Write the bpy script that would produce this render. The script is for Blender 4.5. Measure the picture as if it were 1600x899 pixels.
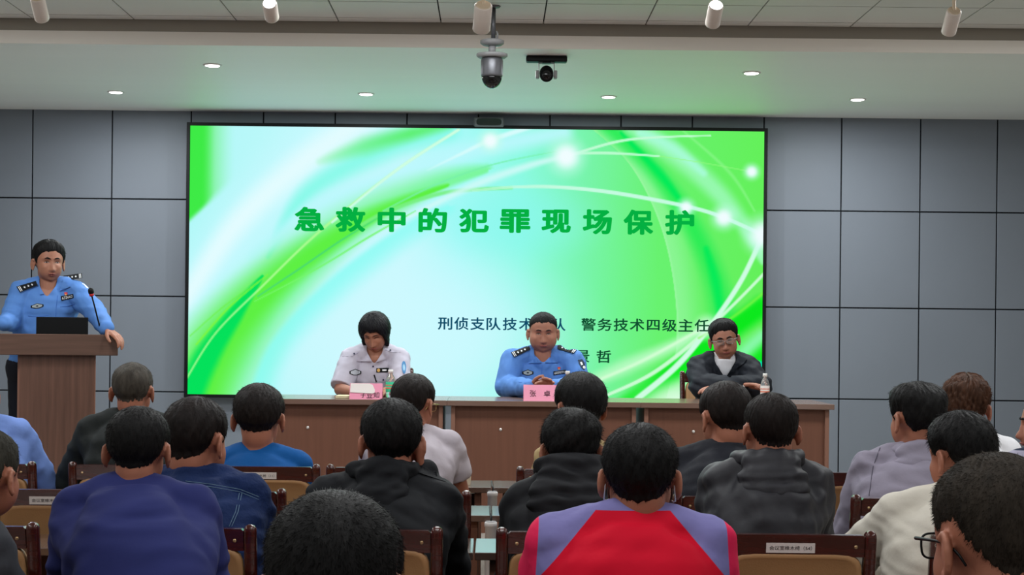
import bpy, math, random
import numpy as np
from mathutils import Matrix, Vector
from mathutils.bvhtree import BVHTree

for o in list(bpy.data.objects):
    bpy.data.objects.remove(o)
SC = bpy.context.scene
COL = SC.collection
random.seed(7)
RNG = np.random.default_rng(11)

# ------------------------------------------------------------------ camera, world, lights, exposure
FPX, PPX, PPY, ROLL, CAM_H = 2500.0, 770.0, 525.0, 0.0105, 1.45
cam = bpy.data.objects.new('camera', bpy.data.cameras.new('camera'))
COL.objects.link(cam)
cam.data.sensor_width = 36.0
cam.data.lens = FPX / 1600 * 36
cam.data.shift_x = (800 - PPX) / 1600
cam.data.shift_y = (PPY - 449.5) / 1600
cam.data.clip_start = 0.05
_r = Vector((math.cos(ROLL), 0, math.sin(ROLL)))
_u = Vector((-math.sin(ROLL), 0, math.cos(ROLL)))
_b = Vector((0, -1, 0))
cam.matrix_world = Matrix(((_r.x, _u.x, _b.x, 0), (_r.y, _u.y, _b.y, 0), (_r.z, _u.z, _b.z, CAM_H), (0, 0, 0, 1)))
SC.camera = cam

SC.view_settings.view_transform = 'Standard'
SC.view_settings.look = 'None'
SC.view_settings.gamma = 1
SC.view_settings.use_curve_mapping = False
SC.view_settings.exposure = 0.0
try:
    SC.cycles.use_denoising = True
    SC.cycles.max_bounces = 8
    SC.cycles.caustics_reflective = False
    SC.cycles.caustics_refractive = False
except Exception:
    pass

world = bpy.data.worlds.new('world')
SC.world = world
world.use_nodes = True
world.node_tree.nodes['Background'].inputs[0].default_value = (0.6, 0.66, 0.72, 1)
world.node_tree.nodes['Background'].inputs[1].default_value = 0.25

ROOM_FILL = 20.0       # each added fill panel above the audience, out of view, W
FRONT_LAMP = 23.0       # each downlight over the stage, W
SCREEN_GAIN = 1.0


def area(name, loc, sx, sy, watts, col=(1, 1, 1), rot=(0, 0, 0)):
    L = bpy.data.lights.new(name, 'AREA')
    L.shape = 'RECTANGLE'
    L.size, L.size_y = sx, sy
    L.energy = watts
    L.color = col
    o = bpy.data.objects.new(name, L)
    o.location = loc
    o.rotation_euler = rot
    COL.objects.link(o)
    return o


CEIL_Z, SOFFIT_Z, SOFFIT_Y, WALL_Y = 3.285, 3.14, 9.40, 12.2
STAGE_Z, STAGE_Y = 0.32, 8.7
FILL_SPOTS = [(x, y) for y in (0.6, 3.0, 5.4, 7.75) for x in (-3.0, 0.0, 3.0)]
STAGE_FILL = 42.0     # each panel of the unseen row added to brighten wall and platform, W
for (x, y) in FILL_SPOTS:
    area('added_fill_light', (x, y, CEIL_Z - 0.02), 1.1, 0.5, STAGE_FILL if y > 7 else ROOM_FILL, (0.95, 0.985, 1.0))


def at(px, py, Y):
    """A pixel of the photograph at depth Y -> a point in the room."""
    dx, dy = px - PPX, py - PPY
    u = dx * math.cos(ROLL) + dy * math.sin(ROLL)
    v = -dx * math.sin(ROLL) + dy * math.cos(ROLL)
    return Vector((u * Y / FPX, Y, CAM_H - v * Y / FPX))


# ------------------------------------------------------------------ materials
def lin(c):
    c = c / 255.0
    return c / 12.92 if c <= 0.04045 else ((c + 0.055) / 1.055) ** 2.4


def rgb(r, g, b):
    return (lin(r), lin(g), lin(b), 1)


MATS = {}


def mat(name, col, rough=0.6, spec=0.3, metal=0.0, noise=0.0, nscale=8.0, stretch=(1, 1, 1), bump=0.0, bscale=60.0, coat=0.0, sheen=0.0, alpha=1.0, trans=0.0):
    if name in MATS:
        return MATS[name]
    m = bpy.data.materials.new(name)
    m.use_nodes = True
    nt = m.node_tree
    b = nt.nodes['Principled BSDF']
    b.inputs['Base Color'].default_value = col
    b.inputs['Roughness'].default_value = rough
    b.inputs['Specular IOR Level'].default_value = spec
    b.inputs['Metallic'].default_value = metal
    b.inputs['Coat Weight'].default_value = coat
    b.inputs['Coat Roughness'].default_value = 0.12
    b.inputs['Sheen Weight'].default_value = sheen
    b.inputs['Transmission Weight'].default_value = trans
    tc = nt.nodes.new('ShaderNodeTexCoord')
    mp = nt.nodes.new('ShaderNodeMapping')
    mp.inputs['Scale'].default_value = stretch
    nt.links.new(tc.outputs['Object'], mp.inputs['Vector'])
    if noise > 0:
        n = nt.nodes.new('ShaderNodeTexNoise')
        n.inputs['Scale'].default_value = nscale
        n.inputs['Detail'].default_value = 5
        nt.links.new(mp.outputs[0], n.inputs['Vector'])
        r = nt.nodes.new('ShaderNodeMapRange')
        r.inputs['From Min'].default_value = 0.3
        r.inputs['From Max'].default_value = 0.7
        r.inputs['To Min'].default_value = 1 - noise
        r.inputs['To Max'].default_value = 1 + noise
        nt.links.new(n.outputs['Fac'], r.inputs['Value'])
        mx = nt.nodes.new('ShaderNodeMix')
        mx.data_type = 'RGBA'
        mx.blend_type = 'MULTIPLY'
        mx.inputs['Factor'].default_value = 1
        mx.inputs['A'].default_value = col
        nt.links.new(r.outputs[0], mx.inputs['B'])
        nt.links.new(mx.outputs['Result'], b.inputs['Base Color'])
    if bump > 0:
        n2 = nt.nodes.new('ShaderNodeTexNoise')
        n2.inputs['Scale'].default_value = bscale
        n2.inputs['Detail'].default_value = 4
        nt.links.new(mp.outputs[0], n2.inputs['Vector'])
        bp = nt.nodes.new('ShaderNodeBump')
        bp.inputs['Strength'].default_value = bump
        bp.inputs['Distance'].default_value = 0.01
        nt.links.new(n2.outputs['Fac'], bp.inputs['Height'])
        nt.links.new(bp.outputs[0], b.inputs['Normal'])
    MATS[name] = m
    return m


def emit(name, col, strength):
    if name in MATS:
        return MATS[name]
    m = bpy.data.materials.new(name)
    m.use_nodes = True
    nt = m.node_tree
    nt.nodes.remove(nt.nodes['Principled BSDF'])
    e = nt.nodes.new('ShaderNodeEmission')
    e.inputs[0].default_value = col
    e.inputs[1].default_value = strength
    nt.links.new(e.outputs[0], nt.nodes['Material Output'].inputs[0])
    MATS[name] = m
    return m


# ------------------------------------------------------------------ mesh helpers
class MB:
    def __init__(self):
        self.v, self.f, self.n = [], [], 0

    def add(self, vs, fs):
        vs = np.asarray(vs, float).reshape(-1, 3)
        self.v.append(vs)
        k = self.n
        self.f.extend([tuple(i + k for i in f) for f in fs])
        self.n += len(vs)
        return self

    def verts(self):
        return np.concatenate(self.v) if self.v else np.zeros((0, 3))

    def box(self, c, s, rot=None, bev=0.0):
        c = np.array(c, float)
        h = np.array(s, float) / 2
        if bev > 0:
            b = min(bev, h.min() * 0.98)
            vs, fs, idx = [], [], {}
            for sx in (-1, 1):
                for sy in (-1, 1):
                    for sz in (-1, 1):
                        for a in range(3):
                            p = np.array((sx, sy, sz)) * (h - b)
                            p[a] += (sx, sy, sz)[a] * b
                            idx[(sx, sy, sz, a)] = len(vs)
                            vs.append(p)
            for a in range(3):
                o1, o2 = [i for i in range(3) if i != a]
                for s_ in (-1, 1):
                    q = []
                    for (p1, p2) in ((-1, -1), (1, -1), (1, 1), (-1, 1)):
                        k = [0, 0, 0]
                        k[a], k[o1], k[o2] = s_, p1, p2
                        q.append(idx[(k[0], k[1], k[2], a)])
                    fs.append(q)
                for p1 in (-1, 1):
                    for p2 in (-1, 1):
                        k1, k2 = [0, 0, 0], [0, 0, 0]
                        k1[a], k1[o1], k1[o2] = -1, p1, p2
                        k2[a], k2[o1], k2[o2] = 1, p1, p2
                        fs.append([idx[(*k1, o1)], idx[(*k2, o1)], idx[(*k2, o2)], idx[(*k1, o2)]])
            for sx in (-1, 1):
                for sy in (-1, 1):
                    for sz in (-1, 1):
                        fs.append([idx[(sx, sy, sz, a)] for a in range(3)])
            vs = np.array(vs)
            # outward orientation
            out = []
            for f in fs:
                p = vs[list(f)]
                nrm = np.cross(p[1] - p[0], p[2] - p[0])
                out.append(f if np.dot(nrm, p.mean(0)) > 0 else f[::-1])
            fs = out
        else:
            vs = np.array([(x, y, z) for x in (-1, 1) for y in (-1, 1) for z in (-1, 1)], float) * h
            fs = [(0, 1, 3, 2), (4, 6, 7, 5), (0, 4, 5, 1), (2, 3, 7, 6), (0, 2, 6, 4), (1, 5, 7, 3)]
        if rot is not None:
            vs = vs @ np.array(rot).T
        return self.add(vs + c, fs)

    def ell(self, c, r, rot=None, nu=20, nv=12):
        vs, fs = [(0, 0, 1)], []
        for i in range(1, nv):
            t = math.pi * i / nv
            for j in range(nu):
                a = 2 * math.pi * j / nu
                vs.append((math.sin(t) * math.cos(a), math.sin(t) * math.sin(a), math.cos(t)))
        vs.append((0, 0, -1))
        L = len(vs) - 1
        for j in range(nu):
            k = (j + 1) % nu
            fs.append((0, 1 + j, 1 + k))
            fs.append((L, L - nu + k, L - nu + j))
            for i in range(nv - 2):
                a = 1 + i * nu
                fs.append((a + j, a + nu + j, a + nu + k, a + k))
        vs = np.array(vs) * np.array(r)
        if rot is not None:
            vs = vs @ np.array(rot).T
        return self.add(vs + np.array(c, float), fs)

    def tube(self, pts, rads, n=14, closed_ends=True):
        pts = [np.array(p, float) for p in pts]
        if np.isscalar(rads):
            rads = [rads] * len(pts)
        vs, fs = [], []
        t0 = pts[1] - pts[0]
        t0 = t0 / (np.linalg.norm(t0) + 1e-12)
        ref = np.array((0, 0, 1.0)) if abs(t0[2]) < 0.9 else np.array((1.0, 0, 0))
        u = np.cross(ref, t0)
        u /= np.linalg.norm(u)
        for i, p in enumerate(pts):
            a = pts[max(i - 1, 0)]
            b = pts[min(i + 1, len(pts) - 1)]
            t = (b - a) / (np.linalg.norm(b - a) + 1e-12)
            u = u - t * np.dot(u, t)
            u /= np.linalg.norm(u) + 1e-12
            w = np.cross(t, u)
            for j in range(n):
                an = 2 * math.pi * j / n
                vs.append(p + (u * math.cos(an) + w * math.sin(an)) * rads[i])
        for i in range(len(pts) - 1):
            for j in range(n):
                k = (j + 1) % n
                fs.append((i * n + j, i * n + k, (i + 1) * n + k, (i + 1) * n + j))
        if closed_ends:
            fs.append(tuple(range(n))[::-1])
            fs.append(tuple(range((len(pts) - 1) * n, len(pts) * n)))
        return self.add(vs, fs)

    def chain(self, pts, rads, n=14):
        """Ball-jointed capsules: overlapping closed solids."""
        if np.isscalar(rads):
            rads = [rads] * len(pts)
        for p, r in zip(pts, rads):
            self.ell(p, (r, r, r), None, n, max(6, n // 2 + 1))
        for i in range(len(pts) - 1):
            self.tube([pts[i], pts[i + 1]], [rads[i], rads[i + 1]], n)
        return self

    def lathe(self, c, prof, n=28):
        """prof: (radius, z) from bottom to top; closed with the end rings."""
        vs, fs = [], []
        for (r, z) in prof:
            for j in range(n):
                a = 2 * math.pi * j / n
                vs.append((c[0] + r * math.cos(a), c[1] + r * math.sin(a), c[2] + z))
        for i in range(len(prof) - 1):
            for j in range(n):
                k = (j + 1) % n
                fs.append((i * n + j, i * n + k, (i + 1) * n + k, (i + 1) * n + j))
        fs.append(tuple(range(n))[::-1])
        fs.append(tuple(range((len(prof) - 1) * n, len(prof) * n)))
        return self.add(vs, fs)

    def prism(self, poly, y0, y1):
        """poly: (x, z) outline, counter-clockwise seen from -Y; extruded in Y."""
        n = len(poly)
        vs = [(x, y0, z) for x, z in poly] + [(x, y1, z) for x, z in poly]
        fs = [tuple(range(n)), tuple(range(2 * n - 1, n - 1, -1))]
        for i in range(n):
            j = (i + 1) % n
            fs.append((i, i + n, j + n, j))
        return self.add(vs, fs)

    def loft(self, rings):
        n = len(rings[0])
        vs = np.concatenate([np.asarray(r) for r in rings])
        fs = []
        for i in range(len(rings) - 1):
            for j in range(n):
                k = (j + 1) % n
                fs.append((i * n + j, i * n + k, (i + 1) * n + k, (i + 1) * n + j))
        fs.append(tuple(range(n))[::-1])
        fs.append(tuple(range((len(rings) - 1) * n, len(rings) * n)))
        return self.add(vs, fs)

    def mesh(self, name):
        me = bpy.data.meshes.new(name)
        me.from_pydata(self.verts().tolist(), [], self.f)
        me.update()
        return me


def link(name, me, m=None, parent=None, smooth=False, loc=None):
    if m is not None:
        me.materials.clear()
        for k in (m if isinstance(m, (list, tuple)) else [m]):
            me.materials.append(k)
    me.shade_smooth() if smooth else me.shade_flat()
    o = bpy.data.objects.new(name, me)
    COL.objects.link(o)
    if parent is not None:
        o.parent = parent
    if loc is not None:
        o.location = loc
    return o


def obj(name, mb, m, parent=None, smooth=False, loc=None):
    """Link mb as one mesh object. Vertices are in the parent's frame."""
    return link(name, mb.mesh(name), m, parent, smooth, loc)


def tag(o, label, cat, group=None, kind=None):
    o['label'] = label
    o['category'] = cat
    if group:
        o['group'] = group
    if kind:
        o['kind'] = kind
    return o


def thing(name, label, cat, loc=(0, 0, 0), rz=0.0, group=None):
    o = bpy.data.objects.new(name, None)
    o.empty_display_size = 0.1
    COL.objects.link(o)
    o.location = loc
    o.rotation_euler = (0, 0, rz)
    return tag(o, label, cat, group)


def struct(name, mb, m, smooth=False):
    o = obj(name, mb, m, None, smooth)
    o['kind'] = 'structure'
    return o


KIDS = {}


def copy_tree(src, parent=None):
    c = src.copy()
    COL.objects.link(c)
    if parent is not None:
        c.parent = parent
    for ch in [o for o in bpy.data.objects if o.parent == src]:
        copy_tree(ch, c)
    return c


def np_mesh(me):
    n = len(me.vertices)
    v = np.empty(n * 3, np.float32)
    me.vertices.foreach_get('co', v)
    return v.reshape(-1, 3).astype(float)


def np_normals(me):
    n = len(me.vertices)
    v = np.empty(n * 3, np.float32)
    me.vertex_normals.foreach_get('vector', v)
    return v.reshape(-1, 3).astype(float)


def set_np(me, v):
    me.vertices.foreach_set('co', v.astype(np.float32).ravel())
    me.update()


def remesh(mb, vox, it=3, name='m'):
    me = mb.mesh(name)
    o = bpy.data.objects.new(name, me)
    COL.objects.link(o)
    r = o.modifiers.new('r', 'REMESH')
    r.mode = 'VOXEL'
    r.voxel_size = vox
    if it:
        s = o.modifiers.new('s', 'SMOOTH')
        s.factor = 0.5
        s.iterations = it
    dg = bpy.context.evaluated_depsgraph_get()
    out = bpy.data.meshes.new_from_object(o.evaluated_get(dg))
    bpy.data.objects.remove(o)
    bpy.data.meshes.remove(me)
    out.name = name
    return out


def folds(me, amp, lam=0.09, seed=0, stretch=(1, 1, 1.6)):
    """Soft cloth folds along the normals."""
    v = np_mesh(me)
    nr = np_normals(me)
    g = np.random.default_rng(seed)
    q = v * np.array(stretch)
    d = np.zeros(len(v))
    for k in range(7):
        a = g.normal(size=3)
        a /= np.linalg.norm(a)
        b = g.normal(size=3)
        w = 2 * math.pi / (lam * g.uniform(0.6, 1.8))
        d += np.sin(q @ a * w + g.uniform(0, 6.28) + 1.3 * np.sin(q @ b * 14 + g.uniform(0, 6.28))) * g.uniform(0.5, 1)
    d = np.abs(d / 4.0) ** 1.3 * np.sign(d)
    set_np(me, v + nr * (d * amp)[:, None])


def text_geo(s, size=1.0, offset=0.0, spacing=1.0):
    c = bpy.data.curves.new('t', 'FONT')
    c.body = s
    c.size = size
    c.offset = offset
    c.space_character = spacing
    o = bpy.data.objects.new('t', c)
    COL.objects.link(o)
    dg = bpy.context.evaluated_depsgraph_get()
    m = bpy.data.meshes.new_from_object(o.evaluated_get(dg))
    v = np_mesh(m)[:, :2]
    f = [tuple(p.vertices) for p in m.polygons]
    bpy.data.objects.remove(o)
    bpy.data.curves.remove(c)
    bpy.data.meshes.remove(m)
    return v, f


def fit_text(s, w, h, offset=0.0):
    """Text outline scaled to fill w x h about the origin."""
    v, f = text_geo(s, 1.0, offset)
    lo, hi = v.min(0), v.max(0)
    v = (v - (lo + hi) / 2) / (hi - lo) * np.array((w, h))
    return v, f


def smooth01(x):
    x = np.clip(x, 0, 1)
    return x * x * (3 - 2 * x)

# ------------------------------------------------------------------ the room
M_PANEL = mat('grey_wall_panel', rgb(118, 124, 134), 0.55, 0.3, noise=0.03, nscale=1.2)
M_JOINT = mat('dark_joint', rgb(26, 28, 32), 0.8, 0.1)
M_PLASTER = mat('white_plaster', rgb(250, 251, 249), 0.5, 0.45, noise=0.02, nscale=1.0, stretch=(0.3, 2.5, 1), bump=0.05, bscale=2.2)
M_PAINT = mat('cream_paint', rgb(246, 240, 232), 0.7, 0.2)
M_TILE = mat('ceiling_tile', rgb(226, 226, 222), 0.5, 0.3, noise=0.03, nscale=2.0)
M_RECESS = mat('grey_recess_trim', rgb(160, 154, 144), 0.7, 0.2)
M_FLOOR = mat('floor_vinyl', rgb(140, 130, 124), 0.3, 0.4, noise=0.1, nscale=6)
M_STAGE = mat('stage_carpet', rgb(164, 158, 150), 0.7, 0.2, noise=0.15, nscale=30)
M_WALLP = mat('side_wall_paint', rgb(190, 188, 184), 0.8, 0.2)

XW, YB = 5.6, -1.6
fl = MB(); fl.box((0, (YB + WALL_Y) / 2, -0.05), (2 * XW, WALL_Y - YB + 0.4, 0.1)); struct('floor', fl, M_FLOOR)
stg = MB(); stg.box((0, (STAGE_Y + WALL_Y) / 2, STAGE_Z / 2), (2 * XW, WALL_Y - STAGE_Y, STAGE_Z), bev=0.012)
o = struct('floor_platform', stg, M_STAGE)
for nm, x in (('wall_left', -XW - 0.05), ('wall_right', XW + 0.05)):
    b = MB(); b.box((x, (YB + WALL_Y) / 2, 1.75), (0.1, WALL_Y - YB + 0.4, 3.5)); struct(nm, b, M_WALLP)
b = MB(); b.box((0, YB - 0.05, 1.75), (2 * XW, 0.1, 3.5)); struct('wall_rear', b, M_WALLP)


def wx(px, py):
    return at(px, py, WALL_Y).x


def wz(px, py):
    return at(px, py, WALL_Y).z


LX = sorted([wx(-199, 309), wx(-74, 309), wx(50, 309), wx(174.3, 309), wx(297.6, 309)])
RX = [wx(1192.6, 330), wx(1314, 330), wx(1437.5, 330), wx(1557.6, 330), wx(1680, 330), wx(1802, 330)]
TX = [wx(x, 182) for x in (411.7, 523.8, 636, 747.6, 859.4, 970.5, 1082)]
LZ = [wz(200, 311), wz(200, 462.8), wz(285, 612.9)]
RZ = [wz(1250, 329.4), wz(1250, 480.6), wz(1250, 623.3)]
back = MB()
back.box((0, WALL_Y + 0.08, 1.75), (2 * XW + 0.2, 0.14, 3.5))
wall_panels = MB()
GAP = 0.010


def wpanel(x0, x1, z0, z1):
    wall_panels.box(((x0 + x1) / 2, WALL_Y + 0.008, (z0 + z1) / 2), (x1 - x0 - GAP, 0.016, z1 - z0 - GAP), bev=0.002)


def wcols(xs, zs):
    zz = [SOFFIT_Z + 0.05] + zs
    while zz[-1] > 0.0:
        zz.append(zz[-1] - 0.735)
    for i in range(len(xs) - 1):
        for j in range(len(zz) - 1):
            wpanel(xs[i], xs[i + 1], zz[j + 1], zz[j])


wcols([-XW] + LX, LZ)
wcols(RX + [XW], RZ)
wcols([LX[-1]] + TX + [RX[0]], LZ)
wb = struct('wall_back', wall_panels, M_PANEL)
jb = obj('joint_backing', back, M_JOINT, wb)
jb['kind'] = 'structure'

sof = MB(); sof.box((0, (SOFFIT_Y + WALL_Y) / 2, (SOFFIT_Z + 3.45) / 2), (2 * XW, WALL_Y - SOFFIT_Y, 3.45 - SOFFIT_Z))
struct('ceiling_soffit', sof, M_PLASTER)
fa = MB(); fa.box((0, SOFFIT_Y - 0.004, SOFFIT_Z + 0.0375), (2 * XW, 0.008, 0.077)); struct('trim_1', fa, M_PAINT)
fa = MB(); fa.box((0, SOFFIT_Y + 0.006 - 0.004, SOFFIT_Z + 0.115), (2 * XW, 0.012, 0.076)); struct('trim_2', fa, M_RECESS)

ct = MB()
xr = at(689, 34.7, 9.38).x
xs = [xr + 0.6 * k for k in range(-10, 11)]
ys = [9.39, 9.267] + [9.267 - 0.45 * k for k in range(1, 25)]
for i in range(len(xs) - 1):
    for j in range(len(ys) - 1):
        a0, a1 = max(xs[i], -XW), min(xs[i + 1], XW)
        if a1 - a0 > 0.05:
            ct.box(((a0 + a1) / 2, (ys[j] + ys[j + 1]) / 2, CEIL_Z + 0.006), (a1 - a0 - 0.008, ys[j] - ys[j + 1] - 0.012, 0.012))
tiles = struct('ceiling', ct, M_TILE)
cb = MB(); cb.box((0, (YB + SOFFIT_Y) / 2, CEIL_Z + 0.05), (2 * XW, SOFFIT_Y - YB, 0.07))
jb = obj('ceiling_backing', cb, M_JOINT, tiles); jb['kind'] = 'structure'

# unseen LED panels added to the tile ceiling as fill for hall and wall
M_FILL_LAMP = emit('fill_lamp_diffuser', (1, 0.97, 0.92, 1), 3.0)
M_WHITE = mat('white_enamel', rgb(222, 216, 212), 0.35, 0.4)
for k, (x, y) in enumerate(FILL_SPOTS):
    t = thing('added_ceiling_light', 'added white framed ceiling panel, unseen fill light for the hall', 'added ceiling light', (x, y, CEIL_Z), 0, 'added fill panels in the tile ceiling')
    f = MB()
    for s in (-1, 1):
        f.box((0, s * 0.285, -0.006), (1.2, 0.03, 0.014)); f.box((s * 0.585, 0, -0.006), (0.03, 0.54, 0.014))
    obj('frame', f, M_WHITE, t)
    d = MB(); d.box((0, 0, -0.004), (1.14, 0.54, 0.006)); obj('added_fill_diffuser', d, M_FILL_LAMP, t)

# downlights in the soffit
M_LENS = emit('downlight_lens', (1, 0.97, 0.94, 1), 9.0)
DL = [((181, 143.5), 'downlight in the soffit above the speaker at the lectern'), ((572, 146.5), 'downlight in the soffit above the seated woman in white'),
      ((951, 151), 'downlight in the soffit between the black ball camera and the screen'), ((1340, 155), 'downlight near the wall at the right end of the soffit'),
      ((332, 101.5), 'front-row downlight in the soffit on the left side'), ((1174, 113.5), 'front-row downlight in the soffit on the right side'), ((769, 107), 'downlight hidden behind the hanging dome camera')]
for (px, py), lab in DL:
    v = -(px - PPX) * math.sin(ROLL) + (py - PPY) * math.cos(ROLL)
    Y = (SOFFIT_Z - CAM_H) * FPX / -v
    p = at(px, py, Y)
    t = thing('downlight', 'round white ' + lab, 'downlight', (p.x, Y, SOFFIT_Z), 0, 'downlights in the soffit')
    f = MB(); f.lathe((0, 0, 0), [(0.045, -0.006), (0.058, -0.005), (0.06, 0.0), (0.05, 0.001)]); obj('trim_ring', f, M_WHITE, t, True)
    f = MB(); f.lathe((0, 0, 0), [(0.02, -0.0085), (0.044, -0.008), (0.046, -0.003)]); obj('lens', f, M_LENS, t)
    area('downlight_lamp', (p.x, Y, SOFFIT_Z - 0.015), 0.09, 0.09, FRONT_LAMP, (0.94, 0.985, 1.0))

# ------------------------------------------------------------------ LED screen with its slide
SY = WALL_Y - 0.085
c00, c10, c01, c11 = at(297.3, 196, SY), at(1194, 206.3, SY), at(293.3, 616.2, SY), at(1190, 625.5, SY)
SX0, SX1 = (c00.x + c01.x) / 2, (c10.x + c11.x) / 2
SZ1, SZ0 = (c00.z + c10.z) / 2, (c01.z + c11.z) / 2
NU, NV = 600, 280
U, V = np.meshgrid(np.linspace(0, 1, NU), np.linspace(0, 1, NV))
# slide coordinates: 0..897 across, 0..420 down, offset so that they read like the slide seen face on
PX = 297 + U * 897
PY = 196 + V * 420


def dist_curve(pts, dense=60):
    """distance, side (+ = below/right of travel) and curve parameter for a smooth curve through pts"""
    P = np.array(pts, float)
    n = len(P)
    tt = np.linspace(0, n - 1, dense)
    out = []
    for t in tt:   # Catmull-Rom
        i = min(int(t), n - 2)
        f = t - i
        p0, p1, p2, p3 = P[max(i - 1, 0)], P[i], P[i + 1], P[min(i + 2, n - 1)]
        out.append(0.5 * (2 * p1 + (p2 - p0) * f + (2 * p0 - 5 * p1 + 4 * p2 - p3) * f * f + (3 * p1 - p0 - 3 * p2 + p3) * f ** 3))
    Q = np.array(out)
    best = np.full(PX.shape, 1e9); side = np.zeros(PX.shape); par = np.zeros(PX.shape)
    for i in range(len(Q) - 1):
        a, b = Q[i], Q[i + 1]
        d = b - a
        L = d @ d + 1e-9
        s = np.clip(((PX - a[0]) * d[0] + (PY - a[1]) * d[1]) / L, 0, 1)
        dx, dy = PX - a[0] - s * d[0], PY - a[1] - s * d[1]
        r = np.hypot(dx, dy)
        m = r < best
        best = np.where(m, r, best)
        side = np.where(m, np.sign(d[0] * dy - d[1] * dx), side)
        par = np.where(m, (i + s) / (len(Q) - 1), par)
    return best, side, par


IMG = np.zeros(PX.shape + (3,))


def lay(col, a):
    global IMG
    IMG = IMG * (1 - a[..., None]) + np.array(col, float) * a[..., None]


def stroke(pts, w, col, alpha=1.0, soft=0.35, wr=None, fade=None):
    """w: widths along the curve on its left side (and right unless wr); soft: share of the width that fades"""
    d, s, t = dist_curve(pts)
    W = np.interp(t, np.linspace(0, 1, len(w)), w)
    if wr is not None:
        W = np.where(s > 0, np.interp(t, np.linspace(0, 1, len(wr)), wr), W)
    a = smooth01((1 - d / np.maximum(W, 1e-3)) / max(soft, 1e-3))
    al = alpha if np.isscalar(alpha) else np.interp(t, np.linspace(0, 1, len(alpha)), alpha)
    lay(col, a * al)


def glow(x, y, r, col=(235, 253, 255), p=1.0):
    d = np.hypot(PX - x, PY - y) / r
    lay(col, smooth01(1.25 - d) * p)


gx = np.interp(PX, [297, 630, 720, 815, 915, 1030, 1194], [0, 1, 2, 3, 4, 5, 6])
base = np.stack([np.interp(gx, range(7), c) for c in ([178, 200, 168, 140, 120, 104, 100], [248, 248, 250, 250, 244, 242, 240], [248, 253, 248, 226, 172, 112, 90])], -1)
IMG = base
d = np.hypot((PX - 640) / 260, (PY - 520) / 150); lay((206, 249, 255), smooth01(1.3 - d) * 0.9)
d = np.hypot((PX - 800) / 150, (PY - 340) / 70); lay((140, 248, 240), smooth01(1.2 - d) * 0.6)
# pale diagonal in the upper left, cyan beside it
stroke([(260, 520), (400, 330), (520, 200), (560, 170)], [70, 80, 90, 90], (200, 249, 255), 0.9, 1.0)
stroke([(290, 470), (370, 350), (470, 255), (570, 180)], [26, 34, 40, 40], (228, 252, 255), 0.95, 1.0)
stroke([(420, 400), (480, 300), (600, 230), (700, 200)], [6, 26, 34, 30], (128, 250, 230), 0.8, 1.0)
stroke([(500, 250), (570, 225), (640, 205), (700, 190)], [10, 24, 20, 14], (96, 240, 120), [0.2, 0.7, 1, 0.8], 1.0)
stroke([(400, 400), (500, 320), (600, 280), (720, 235), (880, 200)], [20, 26, 28, 30, 26], (188, 248, 253), 0.9, 1.0)
# left edge green
a = smooth01((370 - PX) / 62) * smooth01(((352 - (PX - 297) * 0.9) - PY) / 22)
lay((100, 240, 110), a * 0.9)
a = smooth01((338 - PX) / 24) * smooth01(((350 - (PX - 297) * 0.95) - PY) / 14)
lay((62, 234, 70), a)
# the broad green swoosh
stroke([(310, 640), (370, 540), (450, 440), (560, 350), (680, 290), (760, 262)], [110, 100, 80, 60, 40, 16], (120, 246, 150), 0.9, 0.9, wr=[110, 90, 60, 34, 14, 6])
stroke([(310, 640), (352, 540), (430, 448), (530, 370), (620, 318), (700, 286)], [88, 84, 62, 38, 18, 6], (92, 240, 62), 0.95, 0.9, wr=[70, 60, 36, 20, 8, 3])
stroke([(395, 640), (430, 540), (520, 440), (640, 350), (700, 320)], [14, 14, 14, 12, 8], (140, 252, 244), 0.8, 1.0, wr=[44, 44, 46, 40, 20])
stroke([(296, 630), (325, 560), (370, 490), (412, 430)], [30, 28, 18, 3], (0, 224, 92), 0.95, 0.6)
stroke([(296, 590), (340, 520), (412, 446), (500, 360), (620, 262), (716, 198)], [2, 2, 2.2, 2.6, 3, 3], (176, 252, 150), [0.8, 0.8, 0.9, 0.9, 0.9, 0.9], 0.6)
stroke([(520, 345), (620, 262), (716, 198)], [2.4, 3, 3], (214, 254, 244), 0.8, 0.6)
stroke([(310, 538), (360, 480), (420, 428)], [2, 2, 1], (130, 246, 60), 0.9, 0.7)
stroke([(300, 525), (350, 480), (412, 434)], [1.6, 1.6, 1], (110, 240, 70), 0.7, 0.7)
stroke([(405, 462), (470, 418), (530, 376), (590, 338)], [1.6, 2, 2, 1.6], (70, 214, 120), 0.9, 0.7)
stroke([(400, 470), (500, 416), (580, 366), (650, 326)], [1, 2, 2.4, 1.6], (118, 246, 110), 0.9, 0.7)
stroke([(560, 352), (610, 325), (700, 296), (800, 288)], [4, 5, 5, 4], (120, 240, 130), 0.9, 0.8)
stroke([(600, 326), (680, 285), (770, 252), (880, 228)], [2, 2.5, 2, 1], (120, 240, 170), 0.8, 0.8)
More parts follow.
